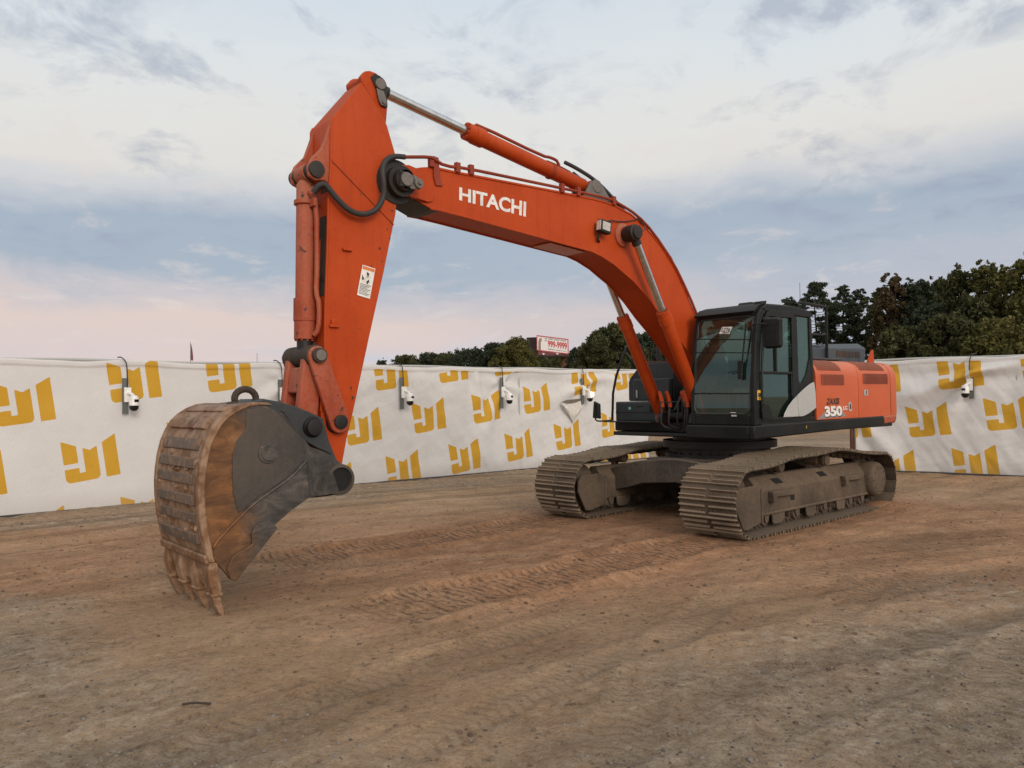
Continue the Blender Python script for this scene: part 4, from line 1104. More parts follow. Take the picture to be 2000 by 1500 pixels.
for i, (s0, s1) in enumerate(((.16, .215), (.27, .335), (.385, .445), (.485, .535), (.565, .615), (.665, .715), (.755, .805), (.855, .91))):
    p, q = shell_at(s0), shell_at(s1); mid = shell_at((s0 + s1) / 2)
    tt = (q - p) / np.linalg.norm(q - p); nn = np.array([-tt[1], tt[0]])
    if nn[0] < 0 and nn[1] < 0: nn = -nn
    nn = nn if nn @ (mid - np.array([8.0, 1.1])) > 0 else -nn
    k = MB()
    e = .018 + .008 * (i % 2)
    j0, j1 = -.47 + RNG.uniform(-.02, .02), .47 + RNG.uniform(-.03, .03)
    k.ring_loft([[(p[0] - nn[0] * .01, y, p[1] - nn[1] * .01), (p[0] + nn[0] * e, y, p[1] + nn[1] * e), (mid[0] + nn[0] * (e + .002), y, mid[1] + nn[1] * (e + .002)), (q[0] + nn[0] * e, y, q[1] + nn[1] * e), (q[0] - nn[0] * .01, y, q[1] - nn[1] * .01)] for y in np.linspace(j0, j1, 7)])
    k.build('wear_strap', M['bucket_shell'] if i < 2 else M['strap'], bk, .006)
k = MB()
k.ring_loft([[(8.497, y, .545), (8.515, y, .53), (8.505, y, .47), (8.47, y, .46)] for y in np.linspace(-BW, BW, 6)])
k.build('lip_bead', M['bucket_shell'], bk, .006)
for y in (-.545, -.175, .195, .565):
    k = MB()
    yy = min(max(y, -BW + .08), BW - .05)
    # adapter
    k.ring_loft([[(8.475, yy - w, .47 + .0), (8.475, yy + w, .47), (8.40, yy + w, .47), (8.40, yy - w, .47)] if t_ == 0 else
                 [(x1, yy - w, z_), (x1, yy + w, z_), (x0, yy + w, z_), (x0, yy - w, z_)]
                 for t_, (x0, x1, z_, w) in enumerate(((8.40, 8.48, .47, .055), (8.39, 8.488, .36, .066), (8.372, 8.472, .26, .070), (8.372, 8.452, .195, .062)))])
    k.ring_loft([[(x1, yy - w, z_), (x1, yy + w, z_), (x0, yy + w, z_), (x0, yy - w, z_)] for (x0, x1, z_, w) in ((8.362, 8.468, .205, .070), (8.358, 8.468, .188, .073), (8.362, 8.458, .17, .068))])
    k.ring_loft([[(x1, yy - w, z_), (x1, yy + w, z_), (x0, yy + w, z_), (x0, yy - w, z_)] for (x0, x1, z_, w) in ((8.378, 8.452, .171, .056), (8.362, 8.432, .11, .053), (8.345, 8.400, .04, .056), (8.334, 8.368, -.016, .054))])
    k.build('bucket_tooth', M['bucket_shell'], bk, .010)
# clods of clay stuck on the back
k = MB()
for i in range(46):
    s = RNG.uniform(.45, .93); y = RNG.uniform(-.5, .5); p = shell_at(s); r = RNG.uniform(.010, .035)
    c_ = Vector((p[0] + .005, y, p[1]))
    k.lathe(c_, (1, RNG.uniform(-.4, .4), RNG.uniform(-.3, .3)), [(-.01, r), (r * .35, r * .8), (r * .6, r * .3)], 7)
k.build('clay_clods', M['bucket_shell'], bk)['kind'] = 'stuff'

#@@REST
# ------------------------------------------------------------------ light and sky
SUN_AZ = math.atan2(-.90, .42)          # light comes from behind the camera, to the right
SUN_EL = R(22)
sd = Vector((math.cos(SUN_AZ) * math.cos(SUN_EL), math.sin(SUN_AZ) * math.cos(SUN_EL), math.sin(SUN_EL)))
sl = bpy.data.lights.new('sun', 'SUN'); sl.energy = 1.3; sl.angle = R(20); sl.color = (1, .91, .83)
so = bpy.data.objects.new('sun', sl); COL.objects.link(so)
so.rotation_euler = sd.to_track_quat('Z', 'Y').to_euler()
W = bpy.data.worlds.new('World'); scene.world = W; W.use_nodes = True
nt = W.node_tree; N, L = nt.nodes, nt.links
bg = N['Background']
sky = N.new('ShaderNodeTexSky'); sky.sky_type = 'NISHITA'; sky.sun_disc = False
sky.sun_elevation = SUN_EL; sky.sun_rotation = math.atan2(sd.x, sd.y); sky.air_density = 1.2; sky.dust_density = 2
L.new(sky.outputs[0], bg.inputs['Color']); bg.inputs['Strength'].default_value = .05
gen = N.new('ShaderNodeTexCoord').outputs['Generated']
sep = N.new('ShaderNodeSeparateXYZ'); L.new(gen, sep.inputs[0])
zc = mathn(nt, 'MAXIMUM', sep.outputs['Z'], 0.0)
den = mathn(nt, 'ADD', zc, .20)
cx = mathn(nt, 'DIVIDE', sep.outputs['X'], den); cy = mathn(nt, 'DIVIDE', sep.outputs['Y'], den)
cmb = N.new('ShaderNodeCombineXYZ'); L.new(cx, cmb.inputs[0]); L.new(cy, cmb.inputs[1])
pl = cmb.outputs[0]
n_big = noise_node(nt, .62, 5, .55, pl, .4)
n_mid = noise_node(nt, 2.3, 8, .6, pl, .5)
mp2 = N.new('ShaderNodeMapping'); mp2.inputs['Scale'].default_value = (1, .9, 1); mp2.inputs['Location'].default_value = (3.1, 7.7, 2); L.new(pl, mp2.inputs['Vector'])
n_small = noise_node(nt, 5.2, 9, .62, mp2.outputs[0], .35)
el = mathn(nt, 'ADD', zc, mathn(nt, 'MULTIPLY', mathn(nt, 'SUBTRACT', n_big.outputs['Fac'], .5), .16))
el = mathn(nt, 'ADD', el, mathn(nt, 'MULTIPLY', mathn(nt, 'SUBTRACT', n_mid.outputs['Fac'], .5), .07))
el = mathn(nt, 'ADD', el, mathn(nt, 'MULTIPLY', sep.outputs['X'], -.015))
base = ramp(nt, mathn(nt, 'MULTIPLY', el, 2.0), [
    (.00, srgb(204, 211, 222)), (.06, srgb(208, 209, 219)), (.12, srgb(224, 209, 208)), (.20, srgb(229, 210, 204)), (.26, srgb(206, 202, 207)),
    (.31, srgb(173, 186, 201)), (.43, srgb(171, 185, 201)), (.50, srgb(212, 214, 218)), (.56, srgb(232, 229, 224)), (.66, srgb(233, 233, 230)),
    (.80, srgb(226, 232, 236)), (.95, srgb(214, 225, 235))]).outputs['Color']
pinkless = ramp(nt, mathn(nt, 'ADD', mathn(nt, 'MULTIPLY', mathn(nt, 'ADD', sep.outputs['X'], mathn(nt, 'MULTIPLY', mathn(nt, 'SUBTRACT', n_big.outputs['Fac'], .5), .5)), .5), .5), [(.44, 0.0), (.66, .85)]).outputs['Color']
lowz = ramp(nt, zc, [(.16, 1.0), (.22, 0.0)]).outputs['Color']
base = mixc(nt, mathn(nt, 'MULTIPLY', pinkless, lowz), base, srgb(184, 193, 207))
# small grey blue cloud scraps high up
hi = ramp(nt, zc, [(.10, 0.0), (.20, 1.0)]).outputs['Color']
scr = mathn(nt, 'MULTIPLY', ramp(nt, n_small.outputs['Fac'], [(.50, 0.0), (.64, 1.0)]).outputs['Color'], ramp(nt, n_mid.outputs['Fac'], [(.42, 0.0), (.58, 1.0)]).outputs['Color'])
c = mixc(nt, mathn(nt, 'MULTIPLY', mathn(nt, 'MULTIPLY', scr, hi), .6), base, srgb(160, 170, 190))
# pale tears in the low band
lo = ramp(nt, zc, [(.02, 0.0), (.08, 1.0), (.26, 1.0), (.36, 0.0)]).outputs['Color']
tear = ramp(nt, n_small.outputs['Fac'], [(.30, 1.0), (.44, 0.0)]).outputs['Color']
c = mixc(nt, mathn(nt, 'MULTIPLY', mathn(nt, 'MULTIPLY', tear, lo), .45), c, srgb(233, 222, 216))
# the half of the sky behind the camera, towards the light, is brighter and warmer
dotn = N.new('ShaderNodeVectorMath'); dotn.operation = 'DOT_PRODUCT'; L.new(gen, dotn.inputs[0]); dotn.inputs[1].default_value = sd
gl = mathn(nt, 'POWER', mathn(nt, 'MAXIMUM', dotn.outputs['Value'], 0.0), 2.0)
c = mixc(nt, mathn(nt, 'MULTIPLY', gl, 1.0), c, (1.42, 1.26, 1.10, 1))
bg2 = N.new('ShaderNodeBackground'); L.new(c, bg2.inputs['Color']); bg2.inputs['Strength'].default_value = 1.0
mx = N.new('ShaderNodeMixShader'); mx.inputs[0].default_value = .93
L.new(bg.outputs[0], mx.inputs[1]); L.new(bg2.outputs[0], mx.inputs[2]); L.new(mx.outputs[0], N['World Output'].inputs['Surface'])
scene.view_settings.view_transform = 'Standard'; scene.view_settings.look = 'None'; scene.view_settings.exposure = 0


# ------------------------------------------------------------------ ground
def vnoise(x, y, seed):
    xi, yi = np.floor(x).astype(np.int64), np.floor(y).astype(np.int64)
    xf, yf = x - xi, y - yi
    u_, v_ = xf * xf * (3 - 2 * xf), yf * yf * (3 - 2 * yf)

    def hsh(a_, b_):
        h_ = (a_ * 374761393 + b_ * 668265263 + seed * 1442695041) & 0x7fffffff
        h_ = ((h_ ^ (h_ >> 13)) * 1274126177) & 0x7fffffff
        return ((h_ ^ (h_ >> 16)) & 0xffff) / 65535.0
    return (hsh(xi, yi) * (1 - u_) + hsh(xi + 1, yi) * u_) * (1 - v_) + (hsh(xi, yi + 1) * (1 - u_) + hsh(xi + 1, yi + 1) * u_) * v_


def fbm(x, y, seed, oct_=4):
    s, a_, t_ = 0, 1, 0
    for i in range(oct_):
        s = s + a_ * vnoise(x * 2 ** i, y * 2 ** i, seed + i * 17); t_ += a_; a_ *= .5
    return s / t_


def axis(lo, hi, step, far):
    a_ = list(np.arange(lo, hi + 1e-6, step)); s = step
    while a_[-1] < far: s *= 1.25; a_.append(a_[-1] + s)
    s = step
    while a_[0] > -far: s *= 1.25; a_.insert(0, a_[0] - s)
    return np.array(a_)


gx, gy = axis(-12, 13, .05, 900), axis(2.6, 22, .05, 900)
GX, GY = np.meshgrid(gx, gy)
FSn, LSn = np.array([FS.x, FS.y]), np.array([LS.x, LS.y])
rx, ry = GX - MO.x, GY - MO.y
sa, sc = rx * FSn[0] + ry * FSn[1], rx * LSn[0] + ry * LSn[1]     # along / across the machine


def sst(a_, b_, x):
    t_ = np.clip((x - a_) / (b_ - a_), 0, 1); return t_ * t_ * (3 - 2 * t_)


wob = (fbm(GX * .7, GY * .7, 5, 3) - .5)
near = sst(60, 25, np.hypot(GX, GY - 8))
hgt = (fbm(GX * .35, GY * .35, 11, 4) - .5) * .10
# wheel streaks sweep past the machine towards the lower left
th = np.arctan2(GY + 6, GX - 9.5) ; rad = np.hypot(GX - 9.5, GY + 6)
streak = fbm(rad * 3.2 + wob * .6, th * 2.2, 31, 5) - .5
streak2 = fbm(sc * 2.6 + wob * 1.2, sa * .25, 41, 5) - .5
lanew = sst(9.5, 7.5, np.abs(sa)) * sst(3.2, 2.2, np.abs(sc))
hgt += streak * .045 * (1 - lanew * .6) + streak2 * .055 * lanew
tread = np.zeros_like(GX)
for yc, s0, s1 in ((1.385, 2.1, 7.5), (-1.385, 2.1, 7.4)):
    cw = sc - yc - wob * .5 - .02 * (sa - 2)
    band = sst(.52, .40, np.abs(cw)) * sst(s1, s1 - .5, sa + wob * 1.5) * sst(s0 - .5, s0, sa)
    tread = np.maximum(tread, band)
    edge = np.exp(-((np.abs(cw) - .52) / .10) ** 2) * sst(s1, s1 - .6, sa) * sst(-2.5, -2, sa)
    hgt += edge * .05 * (.5 + fbm(GX * 3, GY * 3, 51, 3)) - band * .018
hgt += (fbm(GX * 5, GY * 5, 61, 3) - .5) * .034 + tread * (fbm(GX * 8, GY * 8, 63, 2) - .5) * .03
# second, older tracked lane
cw = sc - 3.55 - wob * .9 - .10 * (sa - 1); band2 = sst(.5, .36, np.abs(cw)) * sst(4.5, 3.8, sa + wob) * sst(-1.5, -.5, sa)
tread = np.maximum(tread, band2 * .6)
# tyre prints left by loaders: narrow lanes with close lugs
tyre, tyre_u = np.zeros_like(GX), np.zeros_like(GX)
for (x0, y0, x1, y1, bend, wd) in ((.15, 3.0, 2.6, 8.6, .25, .17), (1.0, 3.0, 3.9, 8.3, .3, .17), (-2.6, 3.2, .9, 7.0, .2, .15), (-1.5, 3.0, 1.8, 6.6, .2, .15), (1.9, 3.3, 5.6, 7.4, .3, .2), (-6.5, 8.6, .5, 9.6, -.3, .2), (2.8, 6.9, 7.2, 9.2, .3, .2)):
    dx_, dy_ = x1 - x0, y1 - y0; ln_ = math.hypot(dx_, dy_); ux, uy = dx_ / ln_, dy_ / ln_
    u1 = (GX - x0) * ux + (GY - y0) * uy; v1 = -(GX - x0) * uy + (GY - y0) * ux - bend * np.sin(np.pi * np.clip(u1 / ln_, 0, 1)) - wob * .12
    mk = sst(wd + .05, wd - .03, np.abs(v1)) * sst(-.3, .4, u1) * sst(ln_ + .2, ln_ - .8, u1) * sst(.36, .62, fbm(GX * .9, GY * .9, 131, 3))
    tyre_u = np.where(mk > tyre, u1 + np.abs(v1) * .5, tyre_u); tyre = np.maximum(tyre, mk)
    hgt += mk * -.010 + .016 * np.exp(-((np.abs(v1) - wd - .05) / .05) ** 2) * sst(0, .5, u1) * sst(ln_, ln_ - .8, u1)
# keep the ground level under what stands on it
under_m = sst(3.0, 2.4, np.abs(sa)) * sst(2.2, 1.85, np.abs(sc))
hgt = hgt * (1 - under_m) - .006 * under_m
bt = np.array([MO.x, MO.y]) + 8.35 * np.array([-.75628522, -.65424205])
db = np.hypot(GX - bt[0], GY - bt[1]); bw_ = sst(1.3, .75, db)
hgt = hgt * (1 - bw_)
# soil banked around the rear sprocket of the near track
dsp = np.hypot((sa + 2.15) / .75, (sc - 1.75) / .65); hgt += .10 * sst(1, 0, dsp)
hgt *= near
clay = np.exp(-(np.maximum(np.abs(sc) - 1.6, 0) / 1.1) ** 2) * sst(9.5, 5, sa) * sst(-4.5, -2, sa)
clay = np.clip(clay * (.55 + .9 * fbm(GX * .8, GY * .8, 71, 4)) + .35 * sst(.56, .75, fbm(GX * .5 + 3, GY * .5, 81, 4)), 0, 1)
clay = np.maximum(clay, .75 * sst(6.2, 8.2, GY + wob * 2.5) * sst(15, 11.5, GY) * (.25 + 1.1 * fbm(GX * .6 + 9, GY * .6, 77, 4)))
gr = np.clip(sst(.1, 2.4, (GX * .55 - (GY - 4.6)) * .75 + 1.4 + wob * 2.5) + sst(-1.6, -3.2, GX + (GY - 5.2) * .9 + wob * 2) * sst(9, 7.4, GY) * .8 , 0, 1)
fence_y = 20.668 + .841 * GX
gr = np.maximum(gr, .75 * sst(4.2, 2.0, fence_y - GY + wob * 2) * sst(-1, .5, fence_y - GY + 3))
gravel = np.clip(gr * (.45 + 1.1 * fbm(GX * 1.3, GY * 1.3, 91, 4)), 0, 1)
hgt += gravel * near * (fbm(GX * 9, GY * 9, 95, 2) - .5) * .022 * (1 - bw_) * (1 - under_m)
ny, nx_ = GX.shape
co_ = np.stack([GX, GY, hgt], -1).reshape(-1, 3)
ii = np.arange(ny * nx_).reshape(ny, nx_)
fc = np.stack([ii[:-1, :-1], ii[:-1, 1:], ii[1:, 1:], ii[1:, :-1]], -1).reshape(-1, 4)


def grid_mesh(name, verts, quads, attrs=None):
    me = bpy.data.meshes.new(name)
    me.vertices.add(len(verts)); me.vertices.foreach_set('co', np.asarray(verts, np.float32).ravel())
    n = len(quads); k_ = quads.shape[1]
    me.loops.add(n * k_); me.loops.foreach_set('vertex_index', np.asarray(quads, np.int32).ravel())
    me.polygons.add(n); me.polygons.foreach_set('loop_start', np.arange(0, n * k_, k_, dtype=np.int32))
    me.update(calc_edges=True); me.validate()
    for an, av in (attrs or {}).items():
        at = me.attributes.new(an, 'FLOAT', 'POINT'); at.data.foreach_set('value', np.asarray(av, np.float32).ravel())
    return me


gme = grid_mesh('ground', co_, fc, {'clay': clay, 'gravel': gravel, 'tread': tread, 'streak': streak * (1 - lanew) + streak2 * lanew, 'sweep': rad + wob * .25, 'turn': th, 'across': sc + wob * .2, 'along': sa, 'lane': lanew, 'tyre': tyre, 'tyre_u': tyre_u})
gme.polygons.foreach_set('use_smooth', [True] * len(gme.polygons))
go = bpy.data.objects.new('ground', gme); COL.objects.link(go); go['kind'] = 'structure'
m, nt, N, L, P = nodes('bare soil')


def attr(nt, n_):
    a_ = nt.nodes.new('ShaderNodeAttribute'); a_.attribute_name = n_; return a_.outputs['Fac']


oc = coords(nt)
n1 = noise_node(nt, .9, 8, .62, oc); n2 = noise_node(nt, 7, 8, .7, oc); n3 = noise_node(nt, 45, 5, .7, oc); n4 = noise_node(nt, 2.6, 7, .65, oc, .8)
soil = ramp(nt, n1.outputs['Fac'], [(.30, (.265, .170, .098, 1)), (.5, (.37, .243, .145, 1)), (.7, (.45, .306, .192, 1))]).outputs['Color']
red = ramp(nt, n4.outputs['Fac'], [(.3, (.265, .128, .064, 1)), (.5, (.375, .194, .102, 1)), (.72, (.50, .29, .172, 1))]).outputs['Color']
grv = ramp(nt, n2.outputs['Fac'], [(.30, (.155, .117, .080, 1)), (.5, (.31, .242, .172, 1)), (.68, (.44, .355, .265, 1))]).outputs['Color']
cl = mathn(nt, 'ADD', attr(nt, 'clay'), mathn(nt, 'MULTIPLY', mathn(nt, 'SUBTRACT', n4.outputs['Fac'], .5), .9), True)
gv = mathn(nt, 'ADD', attr(nt, 'gravel'), mathn(nt, 'MULTIPLY', mathn(nt, 'SUBTRACT', n2.outputs['Fac'], .5), 1.4), True)
c = mixc(nt, mathn(nt, 'MULTIPLY', cl, .9), soil, red)
c = mixc(nt, mathn(nt, 'MULTIPLY', gv, .9), c, grv)
# streaks of lighter, drier dust and fine tyre lines that follow the sweep of the wheels
sk = ramp(nt, mathn(nt, 'ADD', attr(nt, 'streak'), .5), [(.34, .84), (.5, 1.0), (.66, 1.14)]).outputs['Color']
c = mixc(nt, 1.0, c, sk, 'MULTIPLY')


def line_noise(u_, v_, su, sv, seed):
    cb_ = N.new('ShaderNodeCombineXYZ'); L.new(mathn(nt, 'MULTIPLY', attr(nt, u_), su), cb_.inputs[0]); L.new(mathn(nt, 'MULTIPLY', attr(nt, v_), sv), cb_.inputs[1]); cb_.inputs[2].default_value = seed
    return noise_node(nt, 1.0, 7, .68, cb_.outputs[0], .25).outputs['Fac']


l1 = line_noise('sweep', 'turn', 9.0, 5.0, 1.3); l2 = line_noise('across', 'along', 9.0, .5, 5.1)
ln = mixc(nt, attr(nt, 'lane'), l1, l2)
lf = ramp(nt, ln, [(.30, .60), (.42, .92), (.52, 1.0), (.62, 1.10), (.74, 1.36)]).outputs['Color']
c = mixc(nt, .6, c, mixc(nt, 1.0, c, lf, 'MULTIPLY'))
n5 = noise_node(nt, 13, 8, .74, oc, .3); n6 = noise_node(nt, 1.7, 6, .6, oc)
clump_shade = ramp(nt, n5.outputs['Fac'], [(.34, .40), (.42, .82), (.50, 1.0), (.58, 1.06), (.70, 1.38)]).outputs['Color']  # soil clump tones; the dark end paints shade into the crevices
c = mixc(nt, ramp(nt, n6.outputs['Fac'], [(.35, .35), (.6, 1.0)]).outputs['Color'], c, mixc(nt, 1.0, c, clump_shade, 'MULTIPLY'))
lug = mathn(nt, 'SINE', mathn(nt, 'ADD', mathn(nt, 'MULTIPLY', attr(nt, 'tyre_u'), 70.0), mathn(nt, 'MULTIPLY', n2.outputs['Fac'], 5.0)))
lugf = mathn(nt, 'MULTIPLY', mathn(nt, 'MULTIPLY', attr(nt, 'tyre'), ramp(nt, lug, [(.2, 0.0), (.9, 1.0)]).outputs['Color']), .26)
c = mixc(nt, mathn(nt, 'MULTIPLY', attr(nt, 'tyre'), .22), c, (.40, .29, .19, 1))
c = mixc(nt, lugf, c, (.10, .068, .042, 1))
n7 = noise_node(nt, 5.5, 7, .6, oc, 1.1); n8 = noise_node(nt, 1.1, 4, .6, oc)
crk = ramp(nt, n7.outputs['Fac'], [(.478, 1.0), (.497, .30), (.503, .30), (.522, 1.0)]).outputs['Color']
c = mixc(nt, ramp(nt, n8.outputs['Fac'], [(.52, 0.0), (.66, .65)]).outputs['Color'], c, mixc(nt, 1.0, c, crk, 'MULTIPLY'))
vo = N.new('ShaderNodeTexVoronoi'); vo.inputs['Scale'].default_value = 38; L.new(oc, vo.inputs['Vector'])
peb = ramp(nt, vo.outputs['Distance'], [(.08, 1.0), (.30, 0.0)]).outputs['Color']
pebsel = N.new('ShaderNodeSeparateColor'); L.new(vo.outputs['Color'], pebsel.inputs[0])
pf = mathn(nt, 'MULTIPLY', mathn(nt, 'MULTIPLY', peb, ramp(nt, pebsel.outputs[0], [(.50, 0.0), (.62, 1.0)]).outputs['Color']), mathn(nt, 'ADD', mathn(nt, 'MULTIPLY', gv, .70), .16))
pc = ramp(nt, pebsel.outputs[1], [(.2, (.07, .056, .045, 1)), (.6, (.20, .165, .13, 1)), (.95, (.42, .37, .32, 1))]).outputs['Color']
c = mixc(nt, pf, c, pc)
mpn = N.new('ShaderNodeMapping'); mpn.inputs['Rotation'].default_value = (0, 0, -AS); L.new(oc, mpn.inputs['Vector'])
wv = N.new('ShaderNodeTexWave'); wv.wave_type = 'BANDS'; wv.bands_direction = 'X'; wv.inputs['Scale'].default_value = 3.1; wv.inputs['Distortion'].default_value = 1.8; wv.inputs['Detail'].default_value = 3; wv.inputs['Detail Scale'].default_value = 1.6
L.new(mpn.outputs[0], wv.inputs['Vector'])
tr_ = attr(nt, 'tread')
twf = mathn(nt, 'MULTIPLY', mathn(nt, 'MULTIPLY', tr_, ramp(nt, wv.outputs['Fac'], [(.30, 1.0), (.5, 0.0)]).outputs['Color']), mathn(nt, 'MULTIPLY', ramp(nt, n2.outputs['Fac'], [(.40, .0), (.58, 1.0)]).outputs['Color'], .75))
c = mixc(nt, twf, c, (.085, .05, .03, 1))
spk = ramp(nt, n3.outputs['Fac'], [(.28, .48), (.42, .92), (.50, 1.0), (.60, 1.05), (.76, 1.45)]).outputs['Color']
c = mixc(nt, 1.0, c, spk, 'MULTIPLY')
L.new(c, P.inputs['Base Color']); P.inputs['Roughness'].default_value = .95; P.inputs['Specular IOR Level'].default_value = .15
hh = mathn(nt, 'ADD', mathn(nt, 'MULTIPLY', n3.outputs['Fac'], .022), mathn(nt, 'MULTIPLY', n2.outputs['Fac'], .04))
hh = mathn(nt, 'ADD', hh, mathn(nt, 'MULTIPLY', n5.outputs['Fac'], .060))
hh = mathn(nt, 'ADD', hh, mathn(nt, 'ADD', mathn(nt, 'MULTIPLY', ln, .030), mathn(nt, 'MULTIPLY', pf, .006)))
hh = mathn(nt, 'ADD', hh, mathn(nt, 'MULTIPLY', mathn(nt, 'MULTIPLY', wv.outputs['Fac'], mathn(nt, 'MULTIPLY', tr_, ramp(nt, n2.outputs['Fac'], [(.35, 0.0), (.6, 1.0)]).outputs['Color'])), .035))
L.new(bump(nt, hh, .8, 1.0), P.inputs['Normal'])
gme.materials.append(m)


def gh(x, y):
    """height of the ground sheet"""
    i = min(max(np.searchsorted(gx, x) - 1, 0), nx_ - 2); j = min(max(np.searchsorted(gy, y) - 1, 0), ny - 2)
    return float(hgt[j, i])


def gval(A_, x, y):
    i = min(max(np.searchsorted(gx, x) - 1, 0), nx_ - 2); j = min(max(np.searchsorted(gy, y) - 1, 0), ny - 2)
    return float(A_[j, i])


# loose stones and clods
def scatter(name, n, pick, rmin, rmax, cols):
    k_ = MB(); c_ = 0; tries = 0
    while c_ < n and tries < n * 40:
        tries += 1
        y = 2.9 + 16 * RNG.random() ** 1.7; x = RNG.uniform(-.75, .75) * y
        if RNG.random() > pick(x, y): continue
        r = rmin + (rmax - rmin) * RNG.random() ** 4
        z = gh(x, y); a0 = RNG.uniform(0, 6.28)
        ring = [Vector((x + r * RNG.uniform(.7, 1.1) * math.cos(a0 + q * 1.2566), y + r * RNG.uniform(.7, 1.1) * math.sin(a0 + q * 1.2566), z - r * .2)) for q in range(5)]
        ring2 = [Vector((x + (p.x - x) * .75, y + (p.y - y) * .75, z + r * RNG.uniform(.25, .5))) for p in ring]
        k_.slot = int(RNG.integers(0, len(cols)))
        k_.ring_loft([ring, ring2]); c_ += 1
    o = k_.build(name, cols, None, smooth=0); o['kind'] = 'stuff'
    return o


st_d = plain('brown stone', (.19, .145, .105, 1), .9)
cl_c = plain('dark clod', (.11, .07, .045, 1), .95)
st_a, st_b, st_c = plain('grey stone', (.22, .2, .18, 1), .9), plain('pale stone', (.42, .38, .33, 1), .9), plain('dark stone', (.09, .075, .065, 1), .9)
cl_a, cl_b = plain('red clod', (.20, .10, .055, 1), .95), plain('brown clod', (.15, .10, .068, 1), .95)
tag(scatter('gravel', 16000, lambda x, y: .03 + gval(gravel, x, y) ** 2, .003, .014, [st_a, st_c, st_a, st_d]), 'loose grey gravel lying on the bare soil', 'gravel')
tag(scatter('soil_clods', 6500, lambda x, y: .12 + .8 * gval(clay, x, y) + .3 * gval(tread, x, y), .004, .026, [cl_b, cl_b, cl_c]), 'small clods of brown and red soil on the yard', 'soil')
k_ = MB(); k_.tube([(-2.04 + a_ * .042, 4.86 + a_ * .004, gh(-2.04, 4.86) + .012 + .006 * math.sin(a_)) for a_ in range(5)], .008, 6)
tag(k_.build('wooden_stick', M['bark']), 'short dark stick lying on the soil in the left foreground', 'stick')


# ------------------------------------------------------------------ banner fences
def emblem_sdf(S, Z, s0, z0, rot):
    """signed distance (negative inside) to the three piece emblem; (s0, z0) is its upper left corner, .76 m high"""
    k = .76 / 350
    c_, s_ = math.cos(rot), math.sin(rot)
    dx, dz = S - s0, Z - z0
    x = (dx * c_ + dz * s_) / k; y = -(-dx * s_ + dz * c_) / k        # emblem units, y down

    def half(a_, b_, c__): return a_ * x + b_ * y - c__
    q = math.hypot(108, 55)
    left = np.maximum.reduce([-x, x - 108, y - 195, (55 * x - 108 * y) / q])
    jv = np.maximum.reduce([152 - x, x - 260, y - 350, np.minimum((28 * (x - 152) / 53 - (y - 75)) * .88, (28 * (260 - x) / 55 - (y - 75)) * .88)])
    # corner rounding of the hook
    jh = np.maximum.reduce([-x, x - 260, 235 - y, y - 350])
    notch = np.maximum.reduce([108 - x, x - 152, y - 278])
    jh = np.maximum(jh, -notch)
    j = np.minimum(jv, jh)
    for cx_, sg in ((40, -1), (220, 1)):
        r_ = np.hypot(x - cx_, y - 310) - 40
        j = np.where((sg * (x - cx_) > 0) & (y > 310), np.maximum(j, r_), j)
    bar = np.maximum.reduce([302 - x, x - 410, y - 350, (55 * (410 - x) - 108 * y) / q])
    return np.minimum.reduce([left, j, bar]) * k


def cloth_mat():
    m, nt, N, L, P = nodes('printed banner cloth')
    oc = coords(nt)
    fac = ramp(nt, attr(nt, 'print'), [(.48, 1.0), (.52, 0.0)]).outputs['Color']
    n1 = noise_node(nt, 1.2, 6, .6, oc); n2 = noise_node(nt, 60, 3, .6, oc)
    w = ramp(nt, n1.outputs['Fac'], [(.3, (.69, .68, .665, 1)), (.7, (.77, .76, .745, 1))]).outputs['Color']
    y = ramp(nt, n1.outputs['Fac'], [(.3, (.60, .33, .03, 1)), (.7, (.68, .39, .05, 1))]).outputs['Color']
    c = mixc(nt, fac, w, y)
    c = mixc(nt, 1.0, c, ramp(nt, n2.outputs['Fac'], [(.3, .92), (.7, 1.05)]).outputs['Color'], 'MULTIPLY')
    # soiling near the ground
    sep = N.new('ShaderNodeSeparateXYZ'); L.new(oc, sep.inputs[0])
    low = ramp(nt, sep.outputs['Z'], [(.0, .5), (.35, 0.0)]).outputs['Color']
    c = mixc(nt, mathn(nt, 'MULTIPLY', low, n1.outputs['Fac']), c, (.30, .22, .16, 1))
    L.new(c, P.inputs['Base Color']); P.inputs['Roughness'].default_value = .8; P.inputs['Specular IOR Level'].default_value = .2
    L.new(bump(nt, n2.outputs['Fac'], .15, .002), P.inputs['Normal'])
    tl = N.new('ShaderNodeBsdfTranslucent'); L.new(c, tl.inputs['Color'])
    ms = N.new('ShaderNodeMixShader'); ms.inputs[0].default_value = .22
    L.new(P.outputs[0], ms.inputs[1]); L.new(tl.outputs[0], ms.inputs[2]); L.new(ms.outputs[0], N['Material Output'].inputs['Surface'])
    return m


CLOTH = cloth_mat()
FH = 2.655


